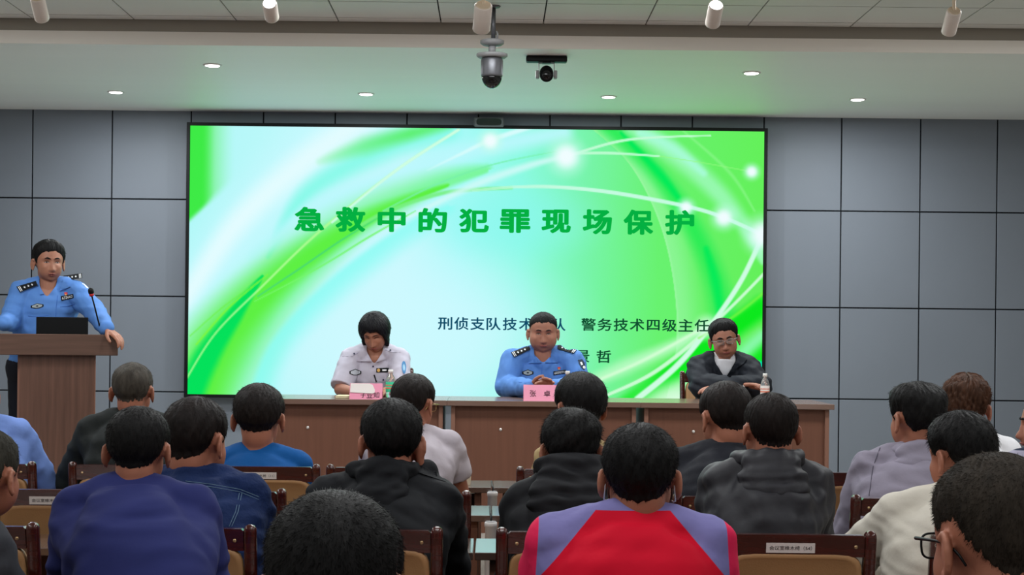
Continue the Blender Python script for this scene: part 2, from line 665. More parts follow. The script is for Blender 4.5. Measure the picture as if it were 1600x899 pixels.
# right half: leaves of light and deep green
stroke([(920, 190), (985, 250), (1032, 340), (1056, 440), (1060, 540), (1040, 640)], [4, 4, 4, 4, 4, 4], (160, 248, 165), 0.85, 0.9, wr=[1, 1, 1, 1, 1, 1])
d, s, t = dist_curve([(920, 190), (985, 250), (1032, 340), (1056, 440), (1060, 540), (1040, 640)])
lay((150, 247, 160), np.where(s < 0, smooth01(1 - d / 50.0), 0) * 0.75)
stroke([(950, 190), (1020, 255), (1080, 340), (1120, 430), (1135, 520), (1130, 640)], [26, 24, 26, 30, 34, 40], (40, 236, 84), 0.9, 1.0)
stroke([(970, 200), (1030, 262), (1060, 300)], [4, 12, 8], (0, 234, 88), 0.9, 1.0)
stroke([(1105, 380), (1120, 430), (1128, 480)], [8, 14, 10], (0, 234, 88), 0.8, 1.0)
stroke([(990, 190), (1070, 245), (1130, 300), (1175, 360), (1194, 400)], [24, 26, 24, 18, 8], (158, 250, 186), 0.85, 0.9)
stroke([(1000, 200), (1050, 222), (1100, 262)], [12, 18, 10], (170, 252, 222), 0.8, 1.0)
stroke([(1060, 190), (1140, 260), (1180, 320)], [3, 5, 3], (150, 250, 150), 0.5, 1.0)
# lower right bright green and white beams
a = smooth01((PX - 1050) / 90) * smooth01((PY - (600 - (PX - 1050) * 0.75)) / 60)
lay((10, 232, 28), a * 0.95)
stroke([(960, 640), (1040, 585), (1100, 540), (1194, 470)], [18, 26, 24, 26], (8, 232, 26), 0.95, 0.8)
stroke([(880, 612), (980, 566), (1060, 530), (1120, 495)], [12, 22, 16, 6], (186, 252, 196), 0.9, 1.0)
stroke([(880, 612), (1000, 560), (1100, 505)], [4, 5, 4], (214, 254, 214), 0.9, 1.0)
d = np.hypot((PX - 1085) / 100, (PY - 632) / 52); lay((222, 254, 228), smooth01(1.25 - d))
stroke([(1100, 640), (1150, 560), (1194, 515)], [22, 22, 18], (150, 250, 190), 0.8, 1.0)
stroke([(950, 612), (1020, 578), (1085, 528), (1150, 466), (1196, 418)], [3, 4, 4, 3, 3], (206, 252, 214), 0.95, 0.5)
stroke([(1000, 616), (1060, 565), (1110, 505), (1160, 430), (1196, 352)], [6, 6, 5, 5, 5], (206, 252, 226), 1.0, 0.5)
stroke([(1095, 520), (1150, 485), (1196, 448)], [3, 4, 4], (120, 246, 70), 0.8, 1.0)
glow(1108, 503, 22, (214, 253, 226), 0.8)
# orbs and threads
stroke([(668, 262), (720, 236), (766, 214), (830, 192)], [2, 4, 6, 6], (214, 252, 252), [0.3, 0.9, 1, 1], 0.8)
stroke([(640, 335), (740, 285), (830, 252), (885, 238)], [4, 12, 10, 5], (210, 250, 248), 0.85, 1.0)
stroke([(885, 238), (960, 215), (1020, 207), (1110, 203)], [3, 3, 2.6, 1.5], (196, 252, 214), 0.95, 0.6)
stroke([(885, 234), (950, 232), (1030, 236)], [3, 3, 2], (190, 252, 210), 0.95, 0.6)
stroke([(1030, 236), (1100, 246), (1170, 258)], [1.2, 1.2, 1.2], (150, 250, 130), 0.7, 0.8)
stroke([(740, 293), (800, 287), (870, 286), (960, 294), (1073, 314), (1132, 331), (1194, 358)], [2.5, 3, 3.5, 4, 4, 4, 4], (196, 251, 224), [0.5, 0.8, 1, 1, 1, 1, 1], 0.5)
for x, y, r in ((766, 215, 22), (885, 238, 34), (1073, 316, 17), (1132, 331, 23), (1194, 358, 36), (1175, 259, 15)):
    glow(x, y, r, (200, 252, 236), 0.8)
    glow(x, y, r * 0.6, (240, 253, 255), 1.0)
a = smooth01((PX - 1180) / 4) * smooth01((PY - 552) / 6) * smooth01((585 - PY) / 4); lay((0, 236, 190), a)

lin_img = np.where(IMG / 255 <= 0.04045, IMG / 255 / 12.92, ((IMG / 255 + 0.055) / 1.055) ** 2.4)
vs = np.stack([SX0 + U * (SX1 - SX0), np.full(U.shape, 0.0), SZ1 - V * (SZ1 - SZ0)], -1).reshape(-1, 3)
ii = np.arange(NU * NV).reshape(NV, NU)
quads = np.stack([ii[:-1, :-1], ii[1:, :-1], ii[1:, 1:], ii[:-1, 1:]], -1).reshape(-1, 4)
sme = bpy.data.meshes.new('display')
sme.vertices.add(len(vs)); sme.vertices.foreach_set('co', vs.astype(np.float32).ravel())
sme.loops.add(quads.size); sme.loops.foreach_set('vertex_index', quads.astype(np.int32).ravel())
sme.polygons.add(len(quads)); sme.polygons.foreach_set('loop_start', np.arange(0, quads.size, 4, dtype=np.int32))
sme.update(calc_edges=True)
ca = sme.color_attributes.new('slide', 'FLOAT_COLOR', 'POINT')
rgba = np.concatenate([lin_img.reshape(-1, 3), np.ones((len(vs), 1))], 1)
ca.data.foreach_set('color', rgba.astype(np.float32).ravel())
mslide = bpy.data.materials.new('led_slide'); mslide.use_nodes = True
nt = mslide.node_tree; nt.nodes.remove(nt.nodes['Principled BSDF'])
e = nt.nodes.new('ShaderNodeEmission'); at_n = nt.nodes.new('ShaderNodeAttribute'); at_n.attribute_name = 'slide'
nt.links.new(at_n.outputs['Color'], e.inputs[0]); e.inputs[1].default_value = SCREEN_GAIN
nt.links.new(e.outputs[0], nt.nodes['Material Output'].inputs[0])

M_BLACK = mat('black_plastic', rgb(10, 11, 13), 0.5, 0.2)
scr = thing('led_screen', 'large wall-mounted screen showing a green slide with Chinese lettering', 'screen', ((SX0 + SX1) / 2, SY, SZ0))
off = np.array(((SX0 + SX1) / 2, SY, SZ0))
fr = MB()
bz = 0.024
cx, cz = 0.0, (SZ1 - SZ0) / 2
W_, H_ = SX1 - SX0, SZ1 - SZ0
fr.box((0, 0.04, cz), (W_ + 2 * bz, 0.07, H_ + 2 * bz))
for s in (-1, 1):
    fr.box((s * (W_ / 2 + bz / 2), -0.003, cz), (bz, 0.03, H_ + 2 * bz)); fr.box((0, -0.003, cz + s * (H_ / 2 + bz / 2)), (W_, 0.03, bz))
obj('frame', fr, M_BLACK, scr)
set_np(sme, vs - np.array(((SX0 + SX1) / 2, 0, SZ0)))
disp = link('display', sme, mslide, scr)


def slide_text(name, items, m, bold, parent):
    """items: (character, centre x, centre y, width, height) in photograph pixels; bold thickens the strokes"""
    mb = MB()
    k = SY / FPX
    for ch, x, y, w, h in items:
        v, f = fit_text(ch, (w - 2 * bold) * k, (h - 2 * bold) * k, 0.006 if bold > 1 else 0.0)
        c = at(x, y, SY)
        sh = [(0, 0)] if not bold else [(bold * k * math.cos(a), bold * k * 0.8 * math.sin(a)) for a in [2 * math.pi * j / 8 for j in range(8)]]
        for j, (dx, dz) in enumerate(sh):
            mb.add(np.stack([v[:, 0] + dx + c.x - off[0], np.full(len(v), -0.003 - 0.0001 * j), v[:, 1] + dz + c.z - off[2]], -1), f)
    return obj(name, mb, m, parent)


M_TITLE = emit('slide_title_green', rgb(4, 176, 66), 1.0)
M_SUB = emit('slide_dark_text', rgb(14, 76, 104), 1.0)
M_SUB2 = emit('slide_dark_green_text', rgb(14, 78, 48), 1.0)
title = '急救中的犯罪现场保护'
its = [(c, 483.5 + i * 64.25, 342.5 + i * 0.62, (47, 47, 44, 45, 47, 48, 46, 46, 47, 46)[i], (39, 40, 39, 39, 38, 38, 38, 40, 40, 40)[i]) for i, c in enumerate(title)]
slide_text('title_lettering', its, M_TITLE, 1.6, disp)
its = []
for i, c in enumerate('刑侦支队技术大队'):
    its.append((c, 695.5 + i * 25.3, 505.6 + i * 0.25, 22.5, 20))
slide_text('unit_lettering', its, M_SUB, 0.45, disp)
its = []
for i, c in enumerate('警务技术四级主任'):
    its.append((c, 919.5 + i * 25.3, 507.3 + i * 0.25, 23 if c != '四' else 20, 20 if c != '四' else 17))
slide_text('rank_lettering', its, M_SUB2, 0.45, disp)
for it in (('景', 910, 557, 22, 20), ('哲', 943.5, 557.5, 23, 20)):
    slide_text('presenter_lettering', [it], M_SUB2, 0.45, disp)

# ------------------------------------------------------------------ devices
M_SILVER = mat('brushed_silver', rgb(112, 113, 118), 0.4, 0.5, metal=0.6)
M_GREYP = mat('grey_plastic', rgb(150, 150, 152), 0.5, 0.4)
M_GLOSSB = mat('glossy_black', rgb(6, 7, 8), 0.08, 0.6)
p = at(764, 191.5, WALL_Y - 0.09)
t = thing('conference_camera', 'small silver camera bar with black face on top of the green screen', 'camera', (p.x, p.y, p.z))
b = MB(); b.box((0, 0, 0), (0.232, 0.06, 0.074), bev=0.012); b.box((0, 0.045, 0.03), (0.06, 0.09, 0.012)); obj('body', b, M_SILVER, t)
b = MB(); n = 24
b.prism([(0.095 * (abs(math.cos(a)) ** 0.35) * (1 if math.cos(a) > 0 else -1), 0.026 * (abs(math.sin(a)) ** 0.6) * (1 if math.sin(a) > 0 else -1)) for a in [2 * math.pi * k / n for k in range(n)]], -0.036, -0.028)
obj('front_window', b, M_GLOSSB, t)

Yd = 8.9
p = at(769, 66, Yd)
t = thing('dome_camera', 'grey dome security camera hanging on a pole from the tile ceiling', 'camera', (p.x, Yd, p.z))
zt = CEIL_Z - p.z
S = Yd / FPX
b = MB(); b.tube([(0.006, 0, 0.01), (0.006, 0, zt)], 0.0125, 16); b.lathe((0.006, 0, zt), [(0.012, -0.012), (0.035, -0.008), (0.04, 0.0)]); obj('pole', b, M_SILVER, t, True)
b = MB(); b.tube([(0.026, 0, 0.012), (0.03, 0.0, 0.045), (0.022, 0, 0.06)], 0.006, 8); obj('cable_gland', b, M_GREYP, t, True)
b = MB(); b.lathe((0, 0, 0), [(0.03, -0.022), (0.052, -0.018), (0.066, -0.008), (0.067, 0.008), (0.05, 0.014), (0.02, 0.016)]); obj('canopy', b, M_GREYP, t, True)
zb = -(88 - 66) * S
b = MB(); b.tube([(0, 0, -0.02), (0, 0, zb + 0.01)], 0.02, 16); b.lathe((0, 0, zb), [(0.03, -0.012), (0.075, -0.009), (0.087, 0.0), (0.086, 0.012), (0.05, 0.018)]); obj('mounting_plate', b, M_GREYP, t, True)
b = MB(); b.lathe((0, 0, zb), [(0.058, -0.115), (0.0615, -0.105), (0.0615, -0.025), (0.058, -0.015), (0.04, -0.008)], 36); obj('body', b, M_SILVER, t, True)
b = MB(); b.lathe((0, 0, zb - 0.115), [(0.012, -0.0635)] + [(0.0565 * math.sin(a), -0.064 * math.cos(a)) for a in np.linspace(0.25, 1.57, 12)], 36); obj('dome', b, M_GLOSSB, t, True)

v = -(854 - PPX) * math.sin(ROLL) + (93 - PPY) * math.cos(ROLL)
Ym = (SOFFIT_Z - 0.02 - CAM_H) * FPX / -v
p = at(854, 92, Ym)
t = thing('ball_camera', 'black ball camera on a bracket under a flat black bar on the soffit', 'camera', (p.x, Ym, SOFFIT_Z))
S = Ym / FPX
b = MB(); b.box((0, 0, -0.02), (0.247, 0.07, 0.036), bev=0.006); b.box((0, 0, -0.041), (0.05, 0.05, 0.008)); obj('mounting_bar', b, M_BLACK, t)
b = MB()
for s in (-1, 1):
    b.box((s * 0.046, 0, -0.085), (0.005, 0.02, 0.09)); b.box((s * 0.054, 0, -0.112), (0.022, 0.045, 0.048), bev=0.004)
b.box((0, 0, -0.043), (0.097, 0.02, 0.006)); obj('bracket', b, M_GREYP, t)
b = MB(); b.ell((0, -0.005, -0.105), (0.042, 0.045, 0.048)); b.tube([(0, -0.02, -0.118), (0, -0.062, -0.124)], [0.041, 0.04], 28); obj('head', b, M_BLACK, t, True)
b = MB(); b.tube([(0, -0.06, -0.124), (0, -0.067, -0.125)], [0.032, 0.026], 28); obj('lens', b, M_GLOSSB, t, True)

# spotlights hung from the tile ceiling
M_SPOT = mat('spot_white', rgb(226, 214, 204), 0.4, 0.4)
M_SPOTC = mat('spot_cream', rgb(216, 196, 170), 0.5, 0.3)
M_SPOTL = emit('spot_lens', (1, 1, 1, 1), 6.0)
SPOTS = [((58, -4), (66, 30), False, 7.2, 0.066, 'unlit white spotlight tilted to the right, at the left end of the row'),
         ((421, 5), (425, 28), True, 7.2, 0.066, 'lit white spotlight on the left side of the tile ceiling'),
         ((755.5, 8), (752, 47), False, 7.0, 0.078, 'unlit cream spotlight hanging in front of the dome camera pole'),
         ((1119, 8), (1113, 38), True, 7.2, 0.068, 'lit white spotlight right of the ball camera'),
         ((1491, 17), (1482, 51), False, 7.2, 0.066, 'unlit white spotlight tilted to the left, at the right end of the row')]
for (a, b_), (c, d_), lit, Y, dia, lab in SPOTS:
    p0 = at(a, b_, Y - 0.045)
    p1 = at(c, d_, Y + 0.045)
    ax = np.array(p1 - p0)
    L = np.linalg.norm(ax); axn = ax / L
    t = thing('spotlight', lab, 'spotlight', tuple(p0), 0, 'spotlights under the tile ceiling')
    r = dia / 2
    b = MB(); b.tube([axn * s for s in (0.0, 0.004, L - 0.004, L, L)], [r * 0.93, r, r, r * 0.95, r * 0.8], 32); obj('housing', b, M_SPOT, t, True)
    b = MB(); b.tube([axn * -0.004, axn * 0.002], [r * 0.8, r * 0.9], 32); obj('lens' if lit else 'end_cap', b, M_SPOTL if lit else M_SPOTC, t)
    zc = CEIL_Z - p0.z
    b = MB()
    mid = axn * (L * 0.35 if lit else 0.0) + (np.array((0, 0.03, 0)) if lit else 0)
    b.tube([mid, (mid[0], mid[1] + 0.005, mid[2] + 0.05), (mid[0], mid[1] + 0.005, zc)], 0.008, 10)
    b.box((mid[0], mid[1], zc - 0.012), (0.05, 0.12, 0.024), bev=0.004)
    obj('stem', b, M_SPOTC, t)
    if lit:
        L_ = bpy.data.lights.new('spot_lamp', 'SPOT'); L_.energy = 12; L_.spot_size = 1.0; L_.shadow_soft_size = 0.03
        lo = bpy.data.objects.new('spot_lamp', L_); COL.objects.link(lo)
        lo.location = np.array(p0) - axn * 0.02
        lo.rotation_euler = Vector(-axn).to_track_quat('-Z', 'Y').to_euler()

# ------------------------------------------------------------------ furniture
M_WALNUT = mat('walnut_laminate', rgb(96, 68, 56), 0.4, 0.4, noise=0.22, nscale=5, stretch=(9, 9, 0.5))
M_WALNUTH = mat('walnut_laminate_across', rgb(92, 68, 57), 0.4, 0.4, noise=0.2, nscale=5, stretch=(0.5, 9, 9))
M_CHERRY = mat('cherry_laminate', rgb(112, 74, 58), 0.45, 0.35, noise=0.07, nscale=4, stretch=(12, 12, 0.6))
M_CHERRYE = mat('cherry_edge', rgb(136, 98, 82), 0.4, 0.4)
M_TABLETOP = mat('table_top_laminate', rgb(118, 92, 80), 0.2, 1.0, noise=0.05, nscale=6, stretch=(1, 10, 10))
M_DESK = mat('desk_laminate', rgb(88, 66, 56), 0.26, 1.0, noise=0.05, nscale=6, stretch=(1, 10, 10), coat=0.7)
M_MAHOG = mat('red_mahogany', rgb(64, 20, 13), 0.22, 0.5, noise=0.3, nscale=7, stretch=(1, 9, 9), coat=0.5)
M_TAN = mat('tan_leatherette', rgb(170, 128, 86), 0.5, 0.35, noise=0.05, nscale=5, bump=0.1, bscale=220)
M_STUD = mat('brass_stud', rgb(190, 160, 120), 0.25, 0.6, metal=0.8)
M_PAPER = mat('white_paper', rgb(224, 216, 212), 0.7, 0.2)
M_INK = mat('black_ink', rgb(26, 24, 26), 0.7, 0.1)
M_STEEL = mat('grey_steel_leg', rgb(120, 122, 128), 0.4, 0.5, metal=0.3)


def rrect(cx, cy, z, hx, hy, n=16, e=4.0):
    out = []
    for k in range(n):
        a = 2 * math.pi * (k + 0.5) / n
        c, s = math.cos(a), math.sin(a)
        out.append((cx + hx * abs(c) ** (2 / e) * (1 if c > 0 else -1), cy + hy * abs(s) ** (2 / e) * (1 if s > 0 else -1), z))
    return np.array(out)


CHAIR_W = 0.453


def build_chair(label, group):
    t = thing('conference_chair', label, 'chair', (0, 0, 0), 0, group)
    lean = lambda z: 0.085 - max(0, z - 0.42) * 0.165
    for s in (-1, 1):
        b = MB()
        x = s * (CHAIR_W / 2 - 0.017)
        zs = [0, 0.2, 0.44, 0.6, 0.75, 0.85, 0.896, 0.906, 0.913, 0.917]
        hx = [0.016, 0.017, 0.018, 0.0175, 0.017, 0.017, 0.017, 0.016, 0.012, 0.005]
        hy = [0.016, 0.02, 0.022, 0.021, 0.02, 0.02, 0.02, 0.018, 0.013, 0.005]
        b.loft([rrect(x, lean(z), z, a, c) for z, a, c in zip(zs, hx, hy)])
        obj('back_post', b, M_MAHOG, t, True)
        b = MB()
        b.loft([rrect(s * 0.2, 0.47, z, a, a) for z, a in ((0, 0.015), (0.2, 0.018), (0.43, 0.021))])
        obj('front_leg', b, M_MAHOG, t, True)
        b = MB()
        b.box((s * 0.205, 0.28, 0.4), (0.026, 0.36, 0.05), bev=0.004)
        obj('side_rail', b, M_MAHOG, t)
        b = MB(); b.box((s * 0.203, 0.28, 0.16), (0.02, 0.37, 0.024), bev=0.003); obj('stretcher', b, M_MAHOG, t)
        b = MB(); b.ell((s * 0.168, lean(0.87) - 0.0155, 0.872), (0.0055, 0.003, 0.0055), None, 12, 8); obj('stud', b, M_STUD, t, True)
    b = MB()
    b.loft([np.array([(x, lean(z) - 0.014, z) for x, z in ((-0.192, 0.843), (0.192, 0.843), (0.192, 0.899), (0.186, 0.905), (-0.186, 0.905), (-0.192, 0.899))]),
            np.array([(x, lean(z) + 0.014, z) for x, z in ((-0.192, 0.843), (0.192, 0.843), (0.192, 0.899), (0.186, 0.905), (-0.186, 0.905), (-0.192, 0.899))])])
    obj('top_rail', b, M_MAHOG, t)
    b = MB(); b.box((0, lean(0.5) , 0.5), (0.386, 0.026, 0.05)); obj('lower_back_rail', b, M_MAHOG, t)
    b = MB(); b.box((0, 0.47, 0.4), (0.4, 0.026, 0.05)); obj('front_rail', b, M_MAHOG, t)
    b = MB()
    rings = []
    for yy, g in ((-0.012, 0.0), (-0.018, 0.012), (0.0, 0.016), (0.024, 0.012), (0.034, -0.006)):
        r = []
        for x, z in [(q[0], q[1]) for q in rrect(0, 0.685, 0, 0.176 + g, 0.152 + g, 24, 8)[:, :2]]:
            r.append((x, lean(z) + yy, z))
        rings.append(np.array(r))
    b.loft(rings)
    obj('backrest', b, M_TAN, t, True)
    b = MB()
    b.loft([rrect(0, 0.29, 0.425, 0.19, 0.19, 24, 6), rrect(0, 0.29, 0.44, 0.205, 0.205, 24, 6), rrect(0, 0.29, 0.462, 0.203, 0.203, 24, 6), rrect(0, 0.29, 0.474, 0.18, 0.18, 24, 6)])
    obj('seat', b, M_TAN, t, True)
    return t


def add_sticker(chair, text, dx):
    b = MB(); y = 0.085 - (0.868 - 0.42) * 0.165 - 0.0155
    rot = Matrix.Rotation(0.163, 3, 'X')
    b.box((dx, y, 0.868), (0.136, 0.001, 0.028), rot=[list(r) for r in rot])
    s = obj('paper_sticker', b, M_PAPER, chair)
    s['label'] = 'white paper sticker with black Chinese lettering'
    v, f = fit_text(text, 0.118, 0.0125)
    vv = np.stack([v[:, 0], np.full(len(v), -0.0012), v[:, 1]], -1) @ np.array(rot).T + np.array((dx, y, 0.868))
    m = MB(); m.add(vv, f); obj('lettering', m, M_INK, s)


RAIL = {'A2': 2.37, 'A1': 3.41, 'A': 4.456, 'B': 5.50, 'C': 6.545}
RPY = {'A2': 1050, 'A1': 928, 'A': 829, 'B': 774, 'C': 733}
CH = [  # row, centre pixel of the rail, label
    ('C', -31, 'dark red chair of the person in a light blue shirt before the lectern'),
    ('C', 193, 'dark red wooden chair of the grey-haired person in black before the lectern'),
    ('C', 414, 'dark red wooden chair with a paper sticker, behind the person in a teal top'),
    ('C', 596, 'dark red wooden chair of the person in the white short-sleeved shirt'),
    ('C', 893, 'dark red wooden chair of the person in a tan collar, behind the black hood'),
    ('C', 1357, 'empty dark red chair with tan backrest just beyond the pale hooded jacket'),
    ('C', 1586, 'dark red wooden chair of the brown-haired person in a white shirt'),
    ('B', 84.5, 'empty dark red wooden chair with a paper sticker, behind the grey-haired person in black'),
    ('B', 344.5, 'empty dark red wooden chair just in front of the denim jacket'),
    ('B', 633.5, 'empty dark red wooden chair in front of the black jacket with a large folded hood'),
    ('B', 1154.5, 'dark red chair of the person in black below the man with folded arms'),
    ('B', 1433.5, 'dark red wooden chair of the person in the pale hooded jacket'),
    ('B', 1695, 'dark red wooden chair of the person in profile at the right picture edge'),
    ('A', -67, 'dark red wooden chair beside the head at the left picture edge'),
    ('A', 273, 'dark red wooden chair of the person in the denim jacket'),
    ('A', 565, 'dark red wooden chair of the person in the black jacket with a large folded hood'),
    ('A', 902, 'dark red wooden chair of the person in the black hooded coat, beside the red vest'),
    ('A', 1243, 'dark red wooden chair with a paper sticker, behind the person in the charcoal jacket'),
    ('A', 1582, 'dark red wooden chair of the person in the off-white jacket'),
    ('A1', -112, 'dark red wooden chair of the short-haired person at the left picture edge'),
    ('A1', 236, 'dark red wooden chair of the person in the royal blue sweatshirt'),
    ('A1', 985, 'dark red wooden chair of the person in the red and lavender top'),
    ('A2', 525, 'dark red wooden chair of the person whose black hair fills the bottom of the view'),
    ('A2', 1580, 'dark red wooden chair of the person with black-framed glasses'),
]
proto = build_chair(CH[0][2], 'wooden chairs of the audience')
CHX = {}
chairs = []
for i, (row, px, lab) in enumerate(CH):
    o = proto if i == 0 else copy_tree(proto)
    p = at(px, RPY[row], RAIL[row])
    o.location = (p.x, RAIL[row], 0)
    o['label'] = lab
    chairs.append(o)
for i, (tx, dx) in {2: ('会议室橡木椅（11）', -0.02), 7: ('会议室橡木椅（6）', -0.016), 17: ('会议室橡木椅（54）', -0.014), 5: ('会议室橡木椅（12）', -0.024)}.items():
    add_sticker(chairs[i], tx, dx)

# audience desks
DESK_Z, DESK_D = 0.757, 0.355


def build_desk():
    t = thing('conference_desk', '', 'desk', (0, 0, 0), 0, 'narrow desks of the audience')
    w = 1.194
    b = MB(); b.box((0, DESK_D / 2, DESK_Z - 0.0125), (w, DESK_D, 0.025), bev=0.002); obj('desk_top', b, M_DESK, t)
    for s in (-1, 1):
        b = MB(); b.box((s * (w / 2 - 0.062), DESK_D / 2 + 0.01, (DESK_Z - 0.025) / 2), (0.03, 0.3, DESK_Z - 0.025), bev=0.002); obj('side_panel', b, M_CHERRY, t)
    b = MB(); b.box((0, DESK_D - 0.05, 0.52), (w - 0.16, 0.018, 0.36)); obj('modesty_panel', b, M_CHERRY, t)
    b = MB(); b.box((0, DESK_D / 2, 0.6), (w - 0.16, 0.26, 0.016)); obj('shelf', b, M_CHERRY, t)
    return t


DROW = {'A1': 4.06, 'A': 5.11, 'B': 6.165, 'C': 7.30}
DX0 = {'A1': -0.06, 'A': at(741.5, 852, 5.3).x, 'B': at(767, 798, 6.35).x, 'C': at(769, 756, 7.5).x}
DLAB = {'A1': 'row of the blue sweatshirt', 'A': 'row of the denim jacket', 'B': 'row of the pale hooded jacket', 'C': 'front row nearest the long table'}
DPOS = {-2: 'far left', -1: 'left of the aisle joint', 0: 'right of the aisle joint', 1: 'far right'}
dproto = build_desk()
first = True
for row, y in DROW.items():
    for k in (-2, -1, 0, 1):
        o = dproto if first else copy_tree(dproto)
        first = False
        o.location = (DX0[row] + (k + 0.5) * 1.2, y, 0)
        o['label'] = 'narrow brown audience desk %s, %s' % (DPOS[k], DLAB[row])

# slim cable posts with microphone cables between the desks
M_CABLE = mat('black_cable', rgb(16, 16, 18), 0.5, 0.3)
M_CREAM = mat('pale_plastic', rgb(206, 204, 204), 0.5, 0.4)
for (px, py0, Y, lab, lab2) in ((767, 816, 6.13, 'slim white cable post below the desk joint in the middle row', 'thin black cable hanging from the middle row desk joint into the white post'),
                                (769.5, 769, 7.262, 'slim white cable post below the desk joint in the front row', 'thin black cable hanging from the front row desk joint into the white post')):
    p = at(px, py0, Y)
    t = thing('cable_post', lab, 'post', (p.x, Y, 0), 0, 'cable posts between the desks')
    z = p.z
    b = MB(); b.lathe((0, 0, 0), [(0.035, 0), (0.035, 0.012), (0.023, 0.02), (0.022, z - 0.02), (0.0245, z - 0.018), (0.0245, z - 0.004), (0.022, z)]); obj('tube', b, M_CREAM, t, True)
    b = MB(); b.lathe((0, 0, z), [(0.02, -0.002), (0.02, 0.003), (0.01, 0.004)]); obj('cap', b, M_GREYP, t, True)
    c = MB(); c.tube([(0, 0, z), (0.002, 0.004, z + 0.02), (0.0, 0.03, DESK_Z + 0.008), (-0.002, 0.06, DESK_Z + 0.004), (-0.004, 0.32, DESK_Z + 0.004)], 0.0035, 8)
    obj('cable', c, M_CABLE, t, True)
# white paper cup on the front row desk
p = at(730.5, 758, 7.42)
t = thing('paper_cup', 'white paper cup on the front row desk beside the white short sleeve', 'cup', (p.x, 7.42, DESK_Z))
b = MB(); b.lathe((0, 0, 0), [(0.013, 0), (0.0135, 0.001), (0.017, 0.045), (0.0178, 0.046), (0.0178, 0.049), (0.0165, 0.049)]); obj('cup_body', b, mat('cup_cream', rgb(238, 232, 208), 0.6, 0.2), t, True)

# ------------------------------------------------------------------ long table of the officers
TZ, TY, TD = 1.079, 9.10, 0.66
ends = [at(394.5, 700, TY).x, at(697.5, 700, TY).x, at(1000.5, 700, TY).x, at(1303.5, 700, TY).x]
TL = ['brown panelled table before the woman in white uniform', 'brown panelled table before the police officer in the middle', 'brown panelled table at the right end, before the man in black']
for i in range(3):
    x0, x1 = ends[i], ends[i + 1]
    w = x1 - x0
    t = thing('panel_table', TL[i], 'table', ((x0 + x1) / 2, TY, STAGE_Z), 0, 'panelled tables on the platform')
    h = TZ - STAGE_Z
    b = MB(); b.box((0, TD / 2, h - 0.015), (w - 0.001, TD, 0.03), bev=0.002); obj('table_top', b, M_TABLETOP, t)
    b = MB(); b.box((0, 0.058, (h - 0.03) / 2), (w - 0.095, 0.018, h - 0.03)); obj('front_panel', b, M_CHERRY, t)
    for s in (-1, 1):
        b = MB(); b.box((s * (w / 2 - 0.0355), TD / 2 - 0.02, (h - 0.03) / 2), (0.024, TD - 0.1, h - 0.03), bev=0.002); obj('side_panel', b, M_CHERRYE, t)
    b = MB(); b.ell((-67 * TY / FPX, 0.048, h - 0.03 - 0.135), (0.009, 0.006, 0.009), None, 14, 10); obj('lock', b, mat('chrome', rgb(230, 225, 220), 0.15, 0.6, metal=0.6), t, True)

# name cards, bottles, notebook
M_PINK = mat('pink_card', rgb(226, 140, 168), 0.5, 0.4)


def name_card(px0, px1, py0, Y, label, text=None):
    a, b_ = at(px0, py0, Y), at(px1, py0, Y)
    w = b_.x - a.x
    h = a.z - TZ
    t = thing('name_card', label, 'name card', ((a.x + b_.x) / 2, Y, TZ), 0, 'name cards on the long table')
    b = MB()
    dd = 0.045
    n = 0.002
    for s in (-1, 1):
        b.loft([np.array([(-w / 2, s * dd, 0), (w / 2, s * dd, 0), (w / 2, s * (dd - n), 0), (-w / 2, s * (dd - n), 0)])[::s], np.array([(-w / 2, n / 2 * s, h), (w / 2, n / 2 * s, h), (w / 2, -n / 2 * s, h), (-w / 2, -n / 2 * s, h)])[::s]])
    obj('card', b, M_PINK, t)
    if text:
        m = MB()
        for ch, fx, fz, wh, hh in text:
            v, f = fit_text(ch, wh, hh)
            zz = fz * h + v[:, 1]
            m.add(np.stack([fx * w + v[:, 0], -dd * (1 - zz / h) - 0.0025, zz], -1), f)
        obj('lettering', m, M_INK, t)
    return t, w, h, dd


name_card(818, 877, 601.5, 9.22, 'pink name card with two Chinese characters before the officer in the middle', [('张', -0.25, 0.46, 0.036, 0.036), ('卓', 0.12, 0.46, 0.038, 0.036)])
t, w, h, dd = name_card(547, 598, 599, 9.22, 'pink name card with painted white glare over it, before the woman in white uniform', [('子', -0.08, 0.26, 0.03, 0.03), ('亚', 0.12, 0.26, 0.036, 0.034), ('知', 0.32, 0.27, 0.034, 0.034)])
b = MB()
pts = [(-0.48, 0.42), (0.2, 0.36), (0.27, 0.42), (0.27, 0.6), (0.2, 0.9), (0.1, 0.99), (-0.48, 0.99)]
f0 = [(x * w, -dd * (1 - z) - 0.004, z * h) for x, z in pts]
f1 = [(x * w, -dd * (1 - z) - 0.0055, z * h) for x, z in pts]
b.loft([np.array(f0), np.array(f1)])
obj('painted_glare', b, M_PAPER, t)  # lamp glare on the glossy card, put in as a thin white sheet
p = at(541, 618, 9.3)
b = MB(); b.box((0, 0, 0.008), (0.11, 0.15, 0.016), bev=0.002)
tag(obj('notebook', b, mat('notebook_cream', rgb(216, 206, 170), 0.7, 0.2), None, False, (p.x, 9.3, TZ + 0.0005)), 'small cream notebook at the elbow of the woman in white uniform', 'notebook')

M_PET = mat('clear_bottle_plastic', (0.86, 0.93, 0.95, 1), 0.08, 0.5, trans=0.85)
M_CAPW = mat('white_cap', rgb(236, 236, 232), 0.4, 0.4)


